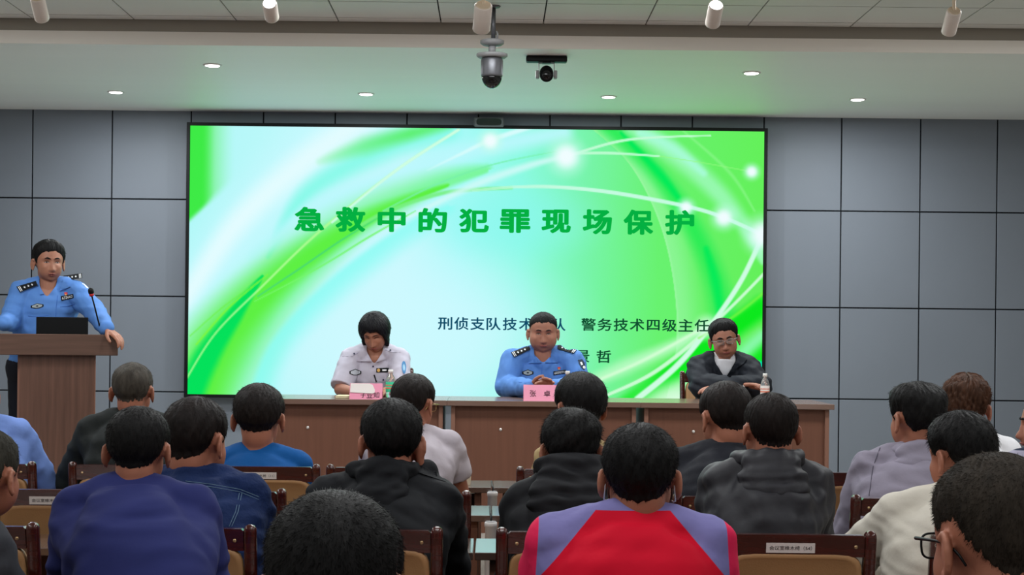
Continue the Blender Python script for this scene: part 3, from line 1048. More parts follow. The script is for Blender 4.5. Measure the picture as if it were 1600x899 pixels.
def bottle(px, py, Y, label, label_col, dia=0.052):
    p = at(px, py, Y)
    h = p.z - TZ
    t = thing('water_bottle', label, 'bottle', (p.x, Y, TZ), 0, 'plastic water bottles on the long table')
    r = dia / 2
    b = MB(); b.lathe((0, 0, 0), [(r * 0.8, 0), (r, 0.006), (r, h * 0.3), (r * 0.93, h * 0.33), (r, h * 0.36), (r, h * 0.62), (r * 0.8, h * 0.74), (r * 0.42, h * 0.85), (r * 0.38, h * 0.9)]); obj('bottle_body', b, M_PET, t, True)
    b = MB(); b.lathe((0, 0, 0), [(r * 0.4, h * 0.88), (r * 0.52, h * 0.885), (r * 0.52, h * 0.99), (r * 0.46, h)]); obj('cap', b, M_CAPW, t, True)
    b = MB(); b.lathe((0, 0, 0), [(r * 1.01, h * 0.22), (r * 1.03, h * 0.23), (r * 1.03, h * 0.56), (r * 1.01, h * 0.57)]); obj('paper_label', b, label_col, t, True)
    b = MB()
    for z0, z1 in ((0.33, 0.38), (0.44, 0.47)):
        b.lathe((0, 0, 0), [(r * 1.035, h * z0), (r * 1.045, h * (z0 + 0.005)), (r * 1.045, h * z1), (r * 1.035, h * z1)])
    obj('label_stripe', b, mat('label_orange', rgb(206, 110, 80), 0.5, 0.3), t, True)
    return t


bottle(1195.5, 584, 9.42, 'small plastic bottle with a white label beside the man in the black jacket', mat('label_white', rgb(232, 226, 222), 0.6, 0.3))
bottle(610.5, 578, 9.36, 'small plastic bottle with a green label beside the woman in white uniform', mat('label_green', rgb(60, 200, 150), 0.5, 0.3), 0.056)
bottle(887, 580, 9.42, 'white-capped plastic bottle before the officer in the middle, half behind a head', mat('label_white', rgb(232, 226, 222), 0.6, 0.3))

# chairs of the officers
for px, lab, rz in ((1128, 'dark red wooden chair of the man in the black jacket at the long table', math.pi), (845, 'dark red wooden chair of the police officer in the middle', math.pi), (588, 'dark red wooden chair of the woman in white uniform', math.pi)):
    o = copy_tree(proto)
    p = at(px, 600, 10.15)
    o.location = (p.x - (0.02 if px == 1128 else 0), 10.15 + 0.2, STAGE_Z)
    o.rotation_euler = (0, 0, rz)
    o['label'] = lab
    o['group'] = 'chairs behind the long table'

# ------------------------------------------------------------------ lectern, laptop, microphone
LY = 9.10
a, b_ = at(3, 540, LY), at(184.5, 540, LY)
lx = (a.x + b_.x) / 2
lw = (b_.x - a.x) * 0.985
zt, zb = at(95, 522.5, LY).z, at(95, 555.5, LY).z
t = thing('lectern', 'walnut lectern with a thick top slab, at which the police officer stands', 'lectern', (lx - 0.004, LY, STAGE_Z), 0.27)
h0, h1 = zb - STAGE_Z, zt - STAGE_Z
b = MB(); b.box((0, 0.02, (h0 + h1) / 2), (lw, 0.04, h1 - h0), bev=0.003); b.box((0, 0.16, h0 + 0.02), (lw, 0.28, 0.04), bev=0.003)
for s in (-1, 1):
    b.box((s * (lw / 2 - 0.0125), 0.17, (h0 + h1) / 2 - 0.005), (0.025, 0.26, h1 - h0 - 0.01), bev=0.003)
obj('top_slab', b, M_WALNUTH, t)
x0, x1 = at(30.5, 620, LY).x - lx, at(149, 620, LY).x - lx
b = MB(); b.box(((x0 + x1) / 2, 0.05, h0 / 2), (x1 - x0 - 0.02, 0.02, h0)); obj('front_panel', b, M_WALNUT, t)
for xx in (x0 + 0.0125, x1 - 0.0125):
    b = MB(); b.box((xx, 0.16, h0 / 2), (0.025, 0.22, h0), bev=0.003); obj('side_panel', b, M_CHERRYE, t)
b = MB(); b.box(((x0 + x1) / 2, 0.16, h0 * 0.5), (x1 - x0 - 0.05, 0.2, 0.02)); obj('shelf', b, M_WALNUTH, t)
zi = STAGE_Z + h0 + 0.041
# laptop
a, b_ = at(57.5, 500, LY + 0.14), at(138.5, 500, LY + 0.14)
lt = thing('laptop', 'open black laptop on the lectern, seen from behind', 'laptop', ((a.x + b_.x) / 2, LY + 0.14, zi))
lw2 = b_.x - a.x
zl = at(98, 497, LY + 0.14).z - zi
b = MB(); b.box((0, 0.09, 0.009), (lw2, 0.19, 0.016), bev=0.003); obj('keyboard_base', b, M_BLACK, lt)
b = MB(); rot = [[1, 0, 0], [0, math.cos(-0.2), math.sin(-0.2)], [0, -math.sin(-0.2), math.cos(-0.2)]]
b.box((0, -0.01 , zl / 2 + 0.004), (lw2, 0.008, zl), bev=0.003); obj('screen_lid', b, M_BLACK, lt)
# gooseneck microphone
p0 = at(159, 523, LY + 0.12); p1 = at(143.5, 463, LY + 0.06); p2 = at(141.5, 452, LY + 0.05)
mc = thing('gooseneck_microphone', 'black gooseneck microphone with a red ring on the lectern', 'microphone', (p0.x, LY + 0.12, zi))
B0 = np.array((p0.x, LY + 0.12, zi))
b = MB(); b.lathe((0, 0, 0), [(0.045, 0), (0.045, 0.012), (0.03, 0.022), (0.012, 0.03)]); obj('mic_base', b, M_BLACK, mc, True)
b = MB(); b.tube([np.array(q) - B0 for q in ((p0.x, LY + 0.12, zi + 0.02), p0, at(152, 496, LY + 0.09), at(146.5, 474, LY + 0.07), p1)], 0.0045, 10); obj('gooseneck', b, M_BLACK, mc, True)
ax = np.array(p2 - p1); ax /= np.linalg.norm(ax)
b = MB(); b.tube([np.array(p1) - B0, np.array(p1) - B0 + ax * 0.016], [0.012, 0.0145], 16); obj('red_ring', b, mat('red_ring', rgb(190, 30, 34), 0.4, 0.4), mc, True)
b = MB(); q = np.array(p1) - B0
b.tube([q + ax * s for s in (0.015, 0.022, 0.035, 0.045, 0.05)], [0.0145, 0.0165, 0.0165, 0.012, 0.004], 16); obj('mic_head', b, M_BLACK, mc, True)

# ------------------------------------------------------------------ people: builders
def skin_mat(name, c):
    return mat(name, rgb(*c), 0.5, 0.35, noise=0.06, nscale=14, bump=0.06, bscale=180)


def hair_mat(name, c, rough=0.45):
    return mat(name, tuple(0.55 * x for x in rgb(*c)[:3]) + (1,), rough + 0.15, 0.18, noise=0.35, nscale=40, stretch=(1, 1, 0.25), bump=0.35, bscale=120)


def cloth_mat(name, c, rough=0.8, bump=0.5, bscale=13, sheen=0.0, noise=0.06):
    return mat(name, rgb(*c), rough, 0.22, noise=noise, nscale=9, bump=bump, bscale=bscale, sheen=sheen)


def rotm(yaw, pitch, roll):
    return np.array(Matrix.Rotation(yaw, 3, 'Z') @ Matrix.Rotation(-pitch, 3, 'X') @ Matrix.Rotation(roll, 3, 'Y'))


def ray_ell(n, c, r):
    c, r = np.array(c), np.array(r)
    a = ((n / r) ** 2).sum(-1)
    b = -2 * (n * c / r ** 2).sum(-1)
    k = ((c / r) ** 2).sum() - 1
    return (-b + np.sqrt(np.maximum(b * b - 4 * a * k, 0))) / (2 * a)


def head_r(n, fat=1.0, jaw=1.0, nose=1.0):
    """distance of the skin from the middle of the head along unit directions n (face towards +Y)"""
    rs = [ray_ell(n, (0, -0.012, 0.028), (0.0825, 0.096, 0.087)),
          ray_ell(n, (0, 0.021, -0.035), (0.068 * fat, 0.067, 0.077 * jaw)),
          ray_ell(n, (0, -0.035, -0.052), (0.056 * fat, 0.052, 0.078))]
    p = 16
    r = sum(x ** p for x in rs) ** (1 / p)
    P = n * r[..., None]
    x, y, z = P[..., 0], P[..., 1], P[..., 2]
    fr = smooth01((y - 0.02) / 0.04)

    def g(x0, z0, sx, sz):
        return np.exp(-((x - x0) / sx) ** 2 - ((z - z0) / sz) ** 2) * fr

    d = 0.009 * nose * g(0, -0.008, 0.007, 0.026) + 0.022 * nose * g(0, -0.037, 0.0095, 0.0135)
    for s in (-1, 1):
        d = d + 0.009 * g(s * 0.0135, -0.043, 0.0065, 0.007) + 0.006 * g(s * 0.028, 0.021, 0.022, 0.008) - 0.004 * g(s * 0.021, -0.03, 0.007, 0.016)
        d = d - 0.0095 * g(s * 0.031, 0.002, 0.014, 0.0095) + 0.004 * g(s * 0.046, -0.026, 0.015, 0.014)
        d = d + 0.005 * (fat - 0.9) * 10 * g(s * 0.05, -0.06, 0.02, 0.03) * 0.3
    d = d + 0.0055 * g(0, -0.064, 0.021, 0.005) + 0.005 * g(0, -0.074, 0.018, 0.005) - 0.003 * g(0, -0.069, 0.02, 0.0025) - 0.004 * g(0, -0.084, 0.018, 0.006) + 0.007 * g(0, -0.1, 0.018, 0.012)
    return r + d


def sph(nu, nv):
    dirs, fs = [(0, 0, 1.0)], []
    for i in range(1, nv):
        t = math.pi * i / nv
        for j in range(nu):
            a = 2 * math.pi * j / nu
            dirs.append((math.sin(t) * math.sin(a), math.sin(t) * math.cos(a), math.cos(t)))
    dirs.append((0, 0, -1.0))
    L = len(dirs) - 1
    for j in range(nu):
        k = (j + 1) % nu
        fs.append((0, 1 + k, 1 + j)); fs.append((L, L - nu + j, L - nu + k))
        for i in range(nv - 2):
            a = 1 + i * nu
            fs.append((a + j, a + k, a + nu + k, a + nu + j))
    return np.array(dirs), fs


HEAD_DIRS, HEAD_FACES = sph(96, 66)
HAIR_DIRS, HAIR_FACES = sph(132, 88)
HL_AZ = np.radians([0, 22, 38, 52, 66, 76, 84, 92, 112, 121, 140, 160, 180])
HL_SHORT = [0.062, 0.061, 0.053, 0.041, 0.02, -0.012, -0.008, 0.02, 0.022, -0.022, -0.046, -0.06, -0.064]


class Head:
    def __init__(s, C, R, hs, fat=1.0, jaw=1.0, nose=1.0):
        s.C, s.R, s.hs, s.k = np.array(C), R, hs, dict(fat=fat, jaw=jaw, nose=nose)

    def w(s, p):
        return s.C + (np.asarray(p, float) * s.hs) @ s.R.T

    def surf(s, x, z, off=0.0):
        y = 0.085
        for _ in range(12):
            n = np.array((x, y, z)); n /= np.linalg.norm(n)
            r = head_r(n[None], **s.k)[0]
            y = 0.5 * y + 0.5 * math.sqrt(max(r * r - x * x - z * z, 1e-6))
        return s.w((x, y + off, z))


def ear_prims(mb, H, fl=1.0):
    for s in (-1, 1):
        pts, ax = [], []
        for a in np.linspace(-0.75, 3.25, 10):   # the helix, front-top round the back to the lobe
            yy, zz = -0.018 * fl * math.sin(a) , 0.028 * fl * math.cos(a)
            pts.append((yy, zz))
        c = (s * 0.083, -0.014, -0.010)
        P = []
        for yy, zz in pts:
            out = 0.006 + 0.40 * max(0, -yy + 0.004)
            P.append(H.w((c[0] + s * out, c[1] + yy, c[2] + zz - (0.004 if zz < 0 else 0))))
        mb.chain(P, [0.0052 * H.hs] * len(P), 8)
        r = H.R @ np.array(Matrix.Rotation(s * 0.42, 3, 'Z'))
        mb.ell(H.w((c[0] + s * 0.006, c[1] - 0.004, c[2] - 0.002)), np.array((0.0075, 0.019 * fl, 0.029 * fl)) * H.hs, r, 14, 10)
        mb.ell(H.w((c[0] + s * 0.007, c[1] + 0.002, c[2] - 0.03)), np.array((0.006, 0.008, 0.011)) * H.hs, r, 10, 8)


def hand_prims(mb, W, d, n, l, size=1.0, curl=0.35, spread=0.0, thumb_in=0.0):
    """W wrist, d along the hand, n out of the palm, l towards the thumb."""
    W, d, n, l = (np.array(v, float) for v in (W, d, n, l))
    d /= np.linalg.norm(d); l = l - d * (l @ d); l /= np.linalg.norm(l); n = n - d * (n @ d) - l * (n @ l); n /= np.linalg.norm(n)
    S = size
    for i, (lat, ln) in enumerate(((0.030, 0.072), (0.010, 0.080), (-0.010, 0.073), (-0.029, 0.056))):
        k = W + d * (0.088 - 0.006 * abs(i - 1)) * S + l * lat * S
        mb.chain([W + d * 0.012 * S + l * lat * 0.6 * S, k], [0.0135 * S, 0.0112 * S], 10)
        ang, p, P = curl * 0.6, k, [k]
        sp = spread * (1.5 - i) / 1.5
        for fr in (0.47, 0.3, 0.23):
            q = d * math.cos(ang) + n * math.sin(ang) + l * sp
            q /= np.linalg.norm(q)
            p = p + q * ln * fr * S
            P.append(p)
            ang += curl
        mb.chain(P, np.array((0.0098, 0.009, 0.0083, 0.0072)) * S, 10)
    t0 = W + d * 0.022 * S + l * 0.024 * S
    t1 = t0 + (d * 0.026 + l * (0.026 - 0.012 * thumb_in) + n * 0.012) * S
    t2 = t1 + (d * 0.027 + l * (0.012 - 0.014 * thumb_in) + n * (0.008 + 0.01 * thumb_in)) * S
    t3 = t2 + (d * 0.024 + l * (0.003 - 0.014 * thumb_in) + n * 0.006) * S
    mb.chain([t0, t1, t2, t3], np.array((0.014, 0.0115, 0.0098, 0.008)) * S, 10)


def ring_band(mb, c, R, prof, sx=1.0, sy=1.0, n=36):
    """closed collar: prof is a closed loop of (radius, height)"""
    m = len(prof)
    vs, fs = [], []
    for j in range(n):
        a = 2 * math.pi * j / n
        for r, z in prof:
            vs.append(np.array((r * sx * math.cos(a), r * sy * math.sin(a), z)))
    for j in range(n):
        k = (j + 1) % n
        for i in range(m):
            i2 = (i + 1) % m
            fs.append((j * m + i, k * m + i, k * m + i2, j * m + i2))
    mb.add(np.array(vs) @ np.array(R).T + np.array(c), fs)


def bez(H, Cc, N, t):
    if t < 0:
        return H + (Cc - H) / np.linalg.norm(Cc - H) * t * np.linalg.norm(N - H), (Cc - H)
    return (1 - t) ** 2 * H + 2 * t * (1 - t) * Cc + t * t * N, 2 * (1 - t) * (Cc - H) + 2 * t * (N - Cc)


class Person:
    """One figure: a continuous body mesh with its hair and clothing as children."""

    def __init__(s, label, T, hs=1.0, yaw=0.0, hyaw=0.0, pitch=0.0, roll=0.0, hip=None, sw=0.165, tilt=0.0, th=0.014, bulk=1.0, arms=None, neck=None, floor=0.0,
                 seat=0.53, nshift=0.0, standing=False, skin='skin_tan', skin_c=(164, 106, 84), vox=0.0055, fat=1.0, jaw=1.0, nose=1.0, hair_top=0.015, ears=1.0, slump=0.06, hand_kw=None, necklen=0.135, seed=1, group=None, legs=None, armp=(0.05, 0.12, 0.26, 0.21, 0.07, 0.02)):
        s.standing = standing
        s.seed, s.th, s.sw, s.hs, s.bulk = seed, th, sw, hs, bulk
        s.F = np.array((-math.sin(yaw), math.cos(yaw), 0)); s.Rt = np.array((math.cos(yaw), math.sin(yaw), 0)); s.Z = np.array((0, 0, 1.0))
        R = rotm(yaw + hyaw, pitch, roll)
        T = np.array(T)
        C = T - s.Z * (0.115 * hs + hair_top)
        s.H = Head(C, R, hs, fat, jaw, nose)
        s.N = np.array(neck) if neck is not None else C - s.F * (0.028 + 0.10 * math.sin(max(pitch, 0))) - s.Z * (necklen - 0.03 * math.sin(abs(pitch))) * hs
        s.N = s.N + s.Rt * nshift
        s.hip = np.array((hip[0], hip[1], floor + seat))
        s.base = np.array((hip[0], hip[1], floor))
        s.floor = floor
        s.Cc = (s.hip + s.N) / 2 - s.F * slump
        tl = np.array((0, 0, tilt))
        s.acro = [s.N - s.Z * 0.042 + s.F * 0.012 + sg * (s.Rt * sw + tl) for sg in (-1, 1)]
        s.arms = []
        for i, sg in enumerate((-1, 1)):
            a = s.acro[i]
            if arms and arms[i] is not None:
                s.arms.append((np.array(arms[i][0]), np.array(arms[i][1])))
            else:
                q = armp
                e = a + s.F * q[1] + s.Rt * sg * q[0] - s.Z * q[2]
                s.arms.append((e, e + s.F * q[3] - s.Rt * sg * q[4] + s.Z * q[5]))
        s.hand_kw = hand_kw or [None, None]
        if standing:
            s.legs = [[s.hip + s.Rt * sg * 0.09, s.hip + s.Rt * sg * 0.1 + s.F * 0.01 - s.Z * 0.42, np.array((0, 0, 0)) + s.base + s.Rt * sg * 0.11 + s.Z * 0.09] for sg in (-1, 1)]
        else:
            s.legs = [[s.hip + s.Rt * sg * 0.09 + s.F * 0.02 - s.Z * 0.0, s.hip + s.Rt * sg * 0.12 + s.F * 0.40 - s.Z * 0.03, s.base + s.Rt * sg * 0.12 + s.F * 0.38 + s.Z * 0.09] for sg in (-1, 1)]
        if legs:
            s.legs = legs
        mb = MB()
        r = head_r(HEAD_DIRS, fat, jaw, nose)
        mb.add(s.H.w(HEAD_DIRS * r[:, None]), HEAD_FACES)
        if ears:
            ear_prims(mb, s.H, ears)
        mb.chain([s.H.w((0, -0.022, -0.045)), s.N + s.F * 0.012 + s.Z * 0.02, s.N + s.F * 0.01 - s.Z * 0.05], [0.055 * hs * (0.5 + fat / 2), 0.06 * hs * (0.5 + fat / 2), 0.068], 20)
        s.torso(mb, 0.0)
        for i, sg in enumerate((-1, 1)):
            e, w = s.arms[i]
            mb.chain([s.acro[i], e, w], [0.05, 0.04, 0.027], 16)
            d = w - e
            kw = dict(d=d, n=-s.Z, l=-s.Rt * sg, curl=0.3)
            if s.hand_kw[i]:
                kw.update(s.hand_kw[i])
            d = np.array(kw['d'], float)
            hand_prims(mb, w + d / np.linalg.norm(d) * 0.005, **kw)
            a, b, c = s.legs[i]
            mb.chain([a, b, c], [0.082, 0.056, 0.042], 16)
            mb.ell(c + s.F * 0.07 - s.Z * 0.045, (0.045, 0.11, 0.036) if abs(s.F[1]) > 0.7 else (0.11, 0.045, 0.036))
        s.body = link('person', s.off(remesh(mb, vox, 2)), skin_mat(skin, skin_c), None, True, tuple(s.base))
        tag(s.body, label, 'person', group)
        # trousers and shoes
        s.parts = {}

    def off(s, me):
        set_np(me, np_mesh(me) - s.base)
        return me

    def rings(s, th, ts=None):
        sw, b = s.sw, s.bulk
        tab = [(-0.16, 0.15, 0.105), (-0.05, 0.172, 0.122), (0.08, 0.172 * b, 0.126 * b), (0.28, 0.162 * b, 0.12 * b), (0.5, (0.06 + sw * 0.66) * b, 0.122 * b), (0.68, 0.03 + sw * 0.93, 0.125), (0.82, 0.02 + sw * 0.84, 0.11), (0.92, sw * 0.62 + 0.02, 0.085), (0.985, 0.075, 0.066)]
        out = []
        for t, rx, ry in tab:
            c, tg = bez(s.hip, s.Cc, s.N, t)
            tg = tg / np.linalg.norm(tg)
            dp = np.cross(tg, s.Rt); dp /= np.linalg.norm(dp)
            q = rrect(0, 0, 0, rx + th, ry + th, 40, 2.5)
            out.append(c + q[:, :1] * s.Rt + q[:, 1:2] * dp)
        return out

    def torso(s, mb, th, tuck=False):
        mb.loft(s.rings(th)[1 if tuck else 0:])
        r = 0.07 + th
        mb.ell(s.N + s.F * 0.01 - s.Z * 0.05, (r, r, r), None, 20, 12)
        for i in (0, 1):
            mb.chain([s.N + s.Z * 0.012, (s.N + s.acro[i]) / 2 + s.Z * 0.012, s.acro[i]], [0.052 + th * 0.5, 0.05 + th, 0.052 + th], 16)
            c, _ = bez(s.hip, s.Cc, s.N, 0.72)
            mb.chain([s.acro[i] - s.Z * 0.03, c + s.Rt * (-1, 1)[i] * (s.sw * 0.62)], [0.06 + th, 0.085 + th], 16)

    def kid(s, name, me, m, label=None, parent=None, smooth=True):
        o = link(name, s.off(me), m, parent or s.body, smooth)
        if label:
            o['label'] = label
        return o

    def top(s, name, m, th=None, sleeve=1.0, sr=(0.062, 0.052, 0.04), collar=None, vox=0.008, amp=0.005, lam=0.1, it=4, extra=None, cut=None, cuff=True, label=None):
        th = s.th if th is None else th
        mb = MB()
        s.torso(mb, th, s.standing)
        for i, sg in enumerate((-1, 1)):
            a = s.acro[i]; e, w = s.arms[i]
            g = th * 0.8
            if sleeve >= 1:
                w2 = e + (w - e) * 0.97
                mb.chain([a, a + (e - a) * 0.5, e], [sr[0] + g, (sr[0] + sr[1]) / 2 + g, sr[1] + g], 18)
                mb.chain([e, w2], [sr[1] + g, sr[2] + g * 0.4], 18)
            else:
                q = a + (e - a) * sleeve
                mb.chain([a, a + (q - a) * 0.6], [sr[0] + g, sr[1] + g + 0.004], 18)
                mb.tube([a, q], [sr[0] + g, sr[1] + g + 0.006], 22)
        if collar:
            ring_band(mb, s.N + s.F * 0.012, s.neck_rot(), collar)
        if extra:
            extra(mb)
        me = remesh(mb, vox, it)
        if amp:
            folds(me, amp * 1.5, lam * 0.9, s.seed)
        if cut:
            v = np_mesh(me)
            cen = np.array([v[list(p.vertices)].mean(0) for p in me.polygons])
            keep = ~cut(cen)
            fs = [tuple(p.vertices) for p, k in zip(me.polygons, keep) if k]
            used = np.unique(np.concatenate([np.array(f) for f in fs]))
            mp = -np.ones(len(v), int); mp[used] = np.arange(len(used))
            m2 = bpy.data.meshes.new(name)
            m2.from_pydata(v[used].tolist(), [], [tuple(int(mp[i]) for i in f) for f in fs])
            m2.update()
            ec = {}
            for p_ in m2.polygons:
                for e_ in p_.edge_keys:
                    ec[e_] = ec.get(e_, 0) + 1
            nb = {}
            for (i, j), c_ in ec.items():
                if c_ == 1:
                    nb.setdefault(i, []).append(j); nb.setdefault(j, []).append(i)
            vv = np_mesh(m2)
            for _ in range(14):
                new = vv.copy()
                for i, js in nb.items():
                    new[i] = 0.4 * vv[i] + 0.6 * vv[js].mean(0)
                vv = new
            set_np(m2, vv)
            me = m2
        me.name = name
        s.shirt = s.kid(name, me, m, label)
        s.parts[name] = s.shirt
        return s.shirt

    def neck_rot(s):
        up = s.H.w((0, -0.022, -0.05)) - s.N
        up = s.Z * 0.6 + up / np.linalg.norm(up) * 0.6; up /= np.linalg.norm(up)
        f = s.F - up * (s.F @ up); f /= np.linalg.norm(f)
        r = np.cross(f, up)
        return np.stack([r, f, up], 1)

    def bottoms(s, m, shoe=None):
        mb = MB()
        mb.loft([np.asarray(r) for r in s.rings(0.02 if s.standing else 0.012)[:3]])
        for a, b, c in s.legs:
            mb.chain([a, b, c + s.Z * 0.02], [0.096, 0.07, 0.056], 16)
        me = remesh(mb, 0.012, 3); me.name = 'trousers'
        folds(me, 0.003, 0.1, s.seed + 5)
        s.kid('trousers', me, m)
        for a, b, c in s.legs:
            mb = MB()
            f = s.F
            rr = np.stack([s.Rt, f, s.Z], 1)
            mb.ell(c + f * 0.07 - s.Z * 0.05, (0.05, 0.14, 0.04), rr, 18, 12)
            mb.ell(c - s.Z * 0.02, (0.048, 0.055, 0.06), rr, 18, 12)
            me = mb.mesh('shoe'); v = np_mesh(me); v[:, 2] = np.maximum(v[:, 2], s.floor + 0.001); set_np(me, v)
            s.kid('shoe', me, shoe or M_BLACK)

    def hair(s, m, top=0.014, side=0.005, nape=-0.064, line=None, streak=0.0015, strands=1500, length=0.008, lift=0.3, lump=0.0, width=0.0006, crown=None, extra_r=None, fringe=0.003, name='hair'):
        g = np.random.default_rng(s.seed + 100)
        H = s.H
        n = HAIR_DIRS
        rs = head_r(n, **H.k)
        P = n * rs[:, None]
        az = np.abs(np.arctan2(P[:, 0], P[:, 1]))
        ln = list(line or HL_SHORT)
        ln[-1] = nape; ln[-2] = nape + 0.006 if line is None else ln[-2]
        z0 = np.interp(az, HL_AZ, ln)
        azs = np.arctan2(P[:, 0], P[:, 1])
        z0 = z0 + 0.0015 * np.sin(azs * 23 + 1) * smooth01(az - 1.9) + fringe * (np.sin(azs * 7 + s.seed) + 0.6 * np.sin(azs * 17 + 2 * s.seed)) * smooth01((1.0 - az) / 0.3)
        mask = smooth01((P[:, 2] - z0) / 0.016 + 0.4)
        tk = side + (top - side) * smooth01((P[:, 2] - 0.015) / 0.075)
        tk = tk * np.clip((P[:, 2] - z0) / 0.035, 0.15, 1) if side < 0.018 else tk * np.clip((P[:, 2] - z0) / 0.012, 0.5, 1)
        for k in range(6):
            w = g.uniform(15, 60)
            tk = tk + streak * np.sin(azs * w + g.uniform(0, 6) + 3 * np.sin(P[:, 2] * 60 + g.uniform(0, 6))) * 0.4
        if lump:
            for k in range(5):
                a = g.normal(size=3); a /= np.linalg.norm(a)
                tk = tk + lump * np.sin(P @ a * g.uniform(60, 140) + g.uniform(0, 6)) * 0.45
        if extra_r is not None:
            tk = tk + extra_r(P) * mask
        r = rs + mask * tk - (1 - mask) * 0.007
        Q = n * r[:, None]
        mb = MB()
        mb.add(H.w(Q), HAIR_FACES)
        # short strands that break up the outline
        if strands:
            ok = np.where(mask > 0.9)[0]
            wgt = np.sqrt(np.maximum(1 - n[ok, 2] ** 2, 0.01)); wgt /= wgt.sum()
            idx = g.choice(ok, strands, p=wgt)
            cr = np.array(crown or (0.01, -0.06, 0.1))
            p = Q[idx] + g.normal(size=(strands, 3)) * 0.0016
            fl = p - cr
            nn = n[idx]
            fl = fl - nn * (fl * nn).sum(1)[:, None]
            fl /= np.linalg.norm(fl, axis=1)[:, None] + 1e-6
            lf = lift * (0.4 + 0.6 * smooth01((p[:, 2] - 0.0) / 0.08))
            length_ = length * 0.7
            d = nn * lf[:, None] * 0.7 + fl * (1 - lf)[:, None] + g.normal(size=(strands, 3)) * 0.16
            d /= np.linalg.norm(d, axis=1)[:, None]
            L = length_ * g.uniform(0.5, 1.2, strands)
            a = np.cross(d, g.normal(size=(strands, 3))); a /= np.linalg.norm(a, axis=1)[:, None]
            b = np.cross(d, a)
            p = p - nn * 0.002
            w = width
            V = np.stack([p + a * w, p - a * w * 0.5 + b * w * 0.87, p - a * w * 0.5 - b * w * 0.87, p + d * L[:, None]], 1).reshape(-1, 3)
            fs = []
            for i in range(strands):
                k = 4 * i
                fs += [(k, k + 1, k + 3), (k + 1, k + 2, k + 3), (k + 2, k, k + 3)]
            mb.add(H.w(V), fs)
        me = mb.mesh(name)
        s.hairo = s.kid(name, me, m)
        return s.hairo

    def face(s, brow=None, lip=None, eye_open=0.0045, brow_th=0.0042, brow_z=0.024, mouth_open=0.0, dark=None, eyes=True):
        H = s.H
        brow = brow or hair_mat('hair_black', (22, 21, 22)); lip = lip or mat('lip_brown', rgb(150, 84, 76), 0.45, 0.4)
        for sg in (-1, 1):
            P = [H.surf(sg * x, z, 0.002) for x, z in ((0.014, brow_z - 0.003), (0.022, brow_z), (0.032, brow_z + 0.002), (0.043, brow_z - 0.002))]
            mb = MB(); mb.chain(P, np.array((0.6, 1, 0.95, 0.45)) * brow_th * H.hs, 8); s.kid('eyebrow', mb.mesh('eyebrow'), brow)
            dk = dark or mat('eye_dark', rgb(26, 18, 16), 0.25, 0.5)
            if eyes:
                if eye_open >= 0.003:
                    P = [H.surf(sg * x, z, 0.0015) for x, z in ((0.019, -0.0015), (0.026, 0.0), (0.034, 0.0), (0.041, -0.001))]
                    mb = MB(); mb.chain(P, np.array((0.4, 1, 1, 0.4)) * eye_open * H.hs, 8); e = s.kid('eye', mb.mesh('eye'), mat('eye_white', rgb(170, 150, 142), 0.3, 0.4))
                    c = H.surf(sg * 0.0305, 0.0003, 0.0018 + eye_open * 0.55)
                    mb = MB(); mb.ell(c, (eye_open * 0.95,) * 3, None, 12, 8); s.kid('iris', mb.mesh('iris'), dk, None, e)
                P = [H.surf(sg * x, z + eye_open * 0.55, 0.003) for x, z in ((0.017, -0.001), (0.025, 0.0015), (0.034, 0.0015), (0.043, -0.001))]
                mb = MB(); mb.chain(P, np.array((0.5, 1, 1, 0.6)) * 0.0019 * H.hs, 8); s.kid('eyelid_line', mb.mesh('eyelid_line'), dk)
        mb = MB()
        P = [H.surf(x, -0.067 - abs(x) * 0.06, 0.0008) for x in (-0.022, -0.012, 0, 0.012, 0.022)]
        mb.chain(P, np.array((0.35, 0.8, 0.9, 0.8, 0.35)) * 0.0042 * H.hs, 8)
        P = [H.surf(x, -0.0735 - mouth_open + abs(x) * 0.1, 0.0008) for x in (-0.017, -0.009, 0, 0.009, 0.017)]
        mb.chain(P, np.array((0.5, 0.95, 1, 0.95, 0.5)) * 0.0042 * H.hs, 8)
        s.kid('lips', mb.mesh('lips'), lip)
        mb = MB()
        P = [H.surf(x, -0.0702 - mouth_open * 0.5, 0.0038) for x in (-0.018, -0.009, 0, 0.009, 0.018)]
        mb.chain(P, np.array((0.4, 1, 1, 1, 0.4)) * (0.0012 + mouth_open * 0.6), 8)
        s.kid('mouth_line', mb.mesh('mouth_line'), mat('mouth_dark', rgb(70, 30, 28), 0.6, 0.2))

    def glasses(s, m, rim=0.0016, w=0.023, h=0.017, lens=True, name='glasses'):
        H = s.H
        g = bpy.data.objects.new(name, None); COL.objects.link(g); g.parent = s.body
        for sg in (-1, 1):
            c = np.array((sg * 0.0325, 0.0, 0.001))
            P = []
            for k in range(25):
                a = 2 * math.pi * k / 24
                x = c[0] + w * abs(math.cos(a)) ** 0.6 * (1 if math.cos(a) > 0 else -1)
                z = c[2] - 0.002 + h * abs(math.sin(a)) ** 0.6 * (1 if math.sin(a) > 0 else -1)
                P.append(H.w((x, 0.103 - 0.18 * max(abs(x) - 0.02, 0), z)))
            mb = MB(); mb.tube(P, rim, 8); o = s.kid('rim', mb.mesh('rim'), m, parent=g)
            mb = MB()
            mb.tube([H.w((sg * 0.056, 0.097, 0.009)), H.w((sg * 0.071, 0.088, 0.011)), H.w((sg * 0.079, 0.03, 0.008)), H.w((sg * 0.083, -0.012, 0.004)), H.w((sg * 0.081, -0.035, -0.012)), H.w((sg * 0.078, -0.045, -0.026))], [rim * 1.3, rim * 1.6, rim * 1.2, rim * 1.2, rim * 1.2, rim], 8)
            s.kid('temple_arm', mb.mesh('temple_arm'), m, parent=g)
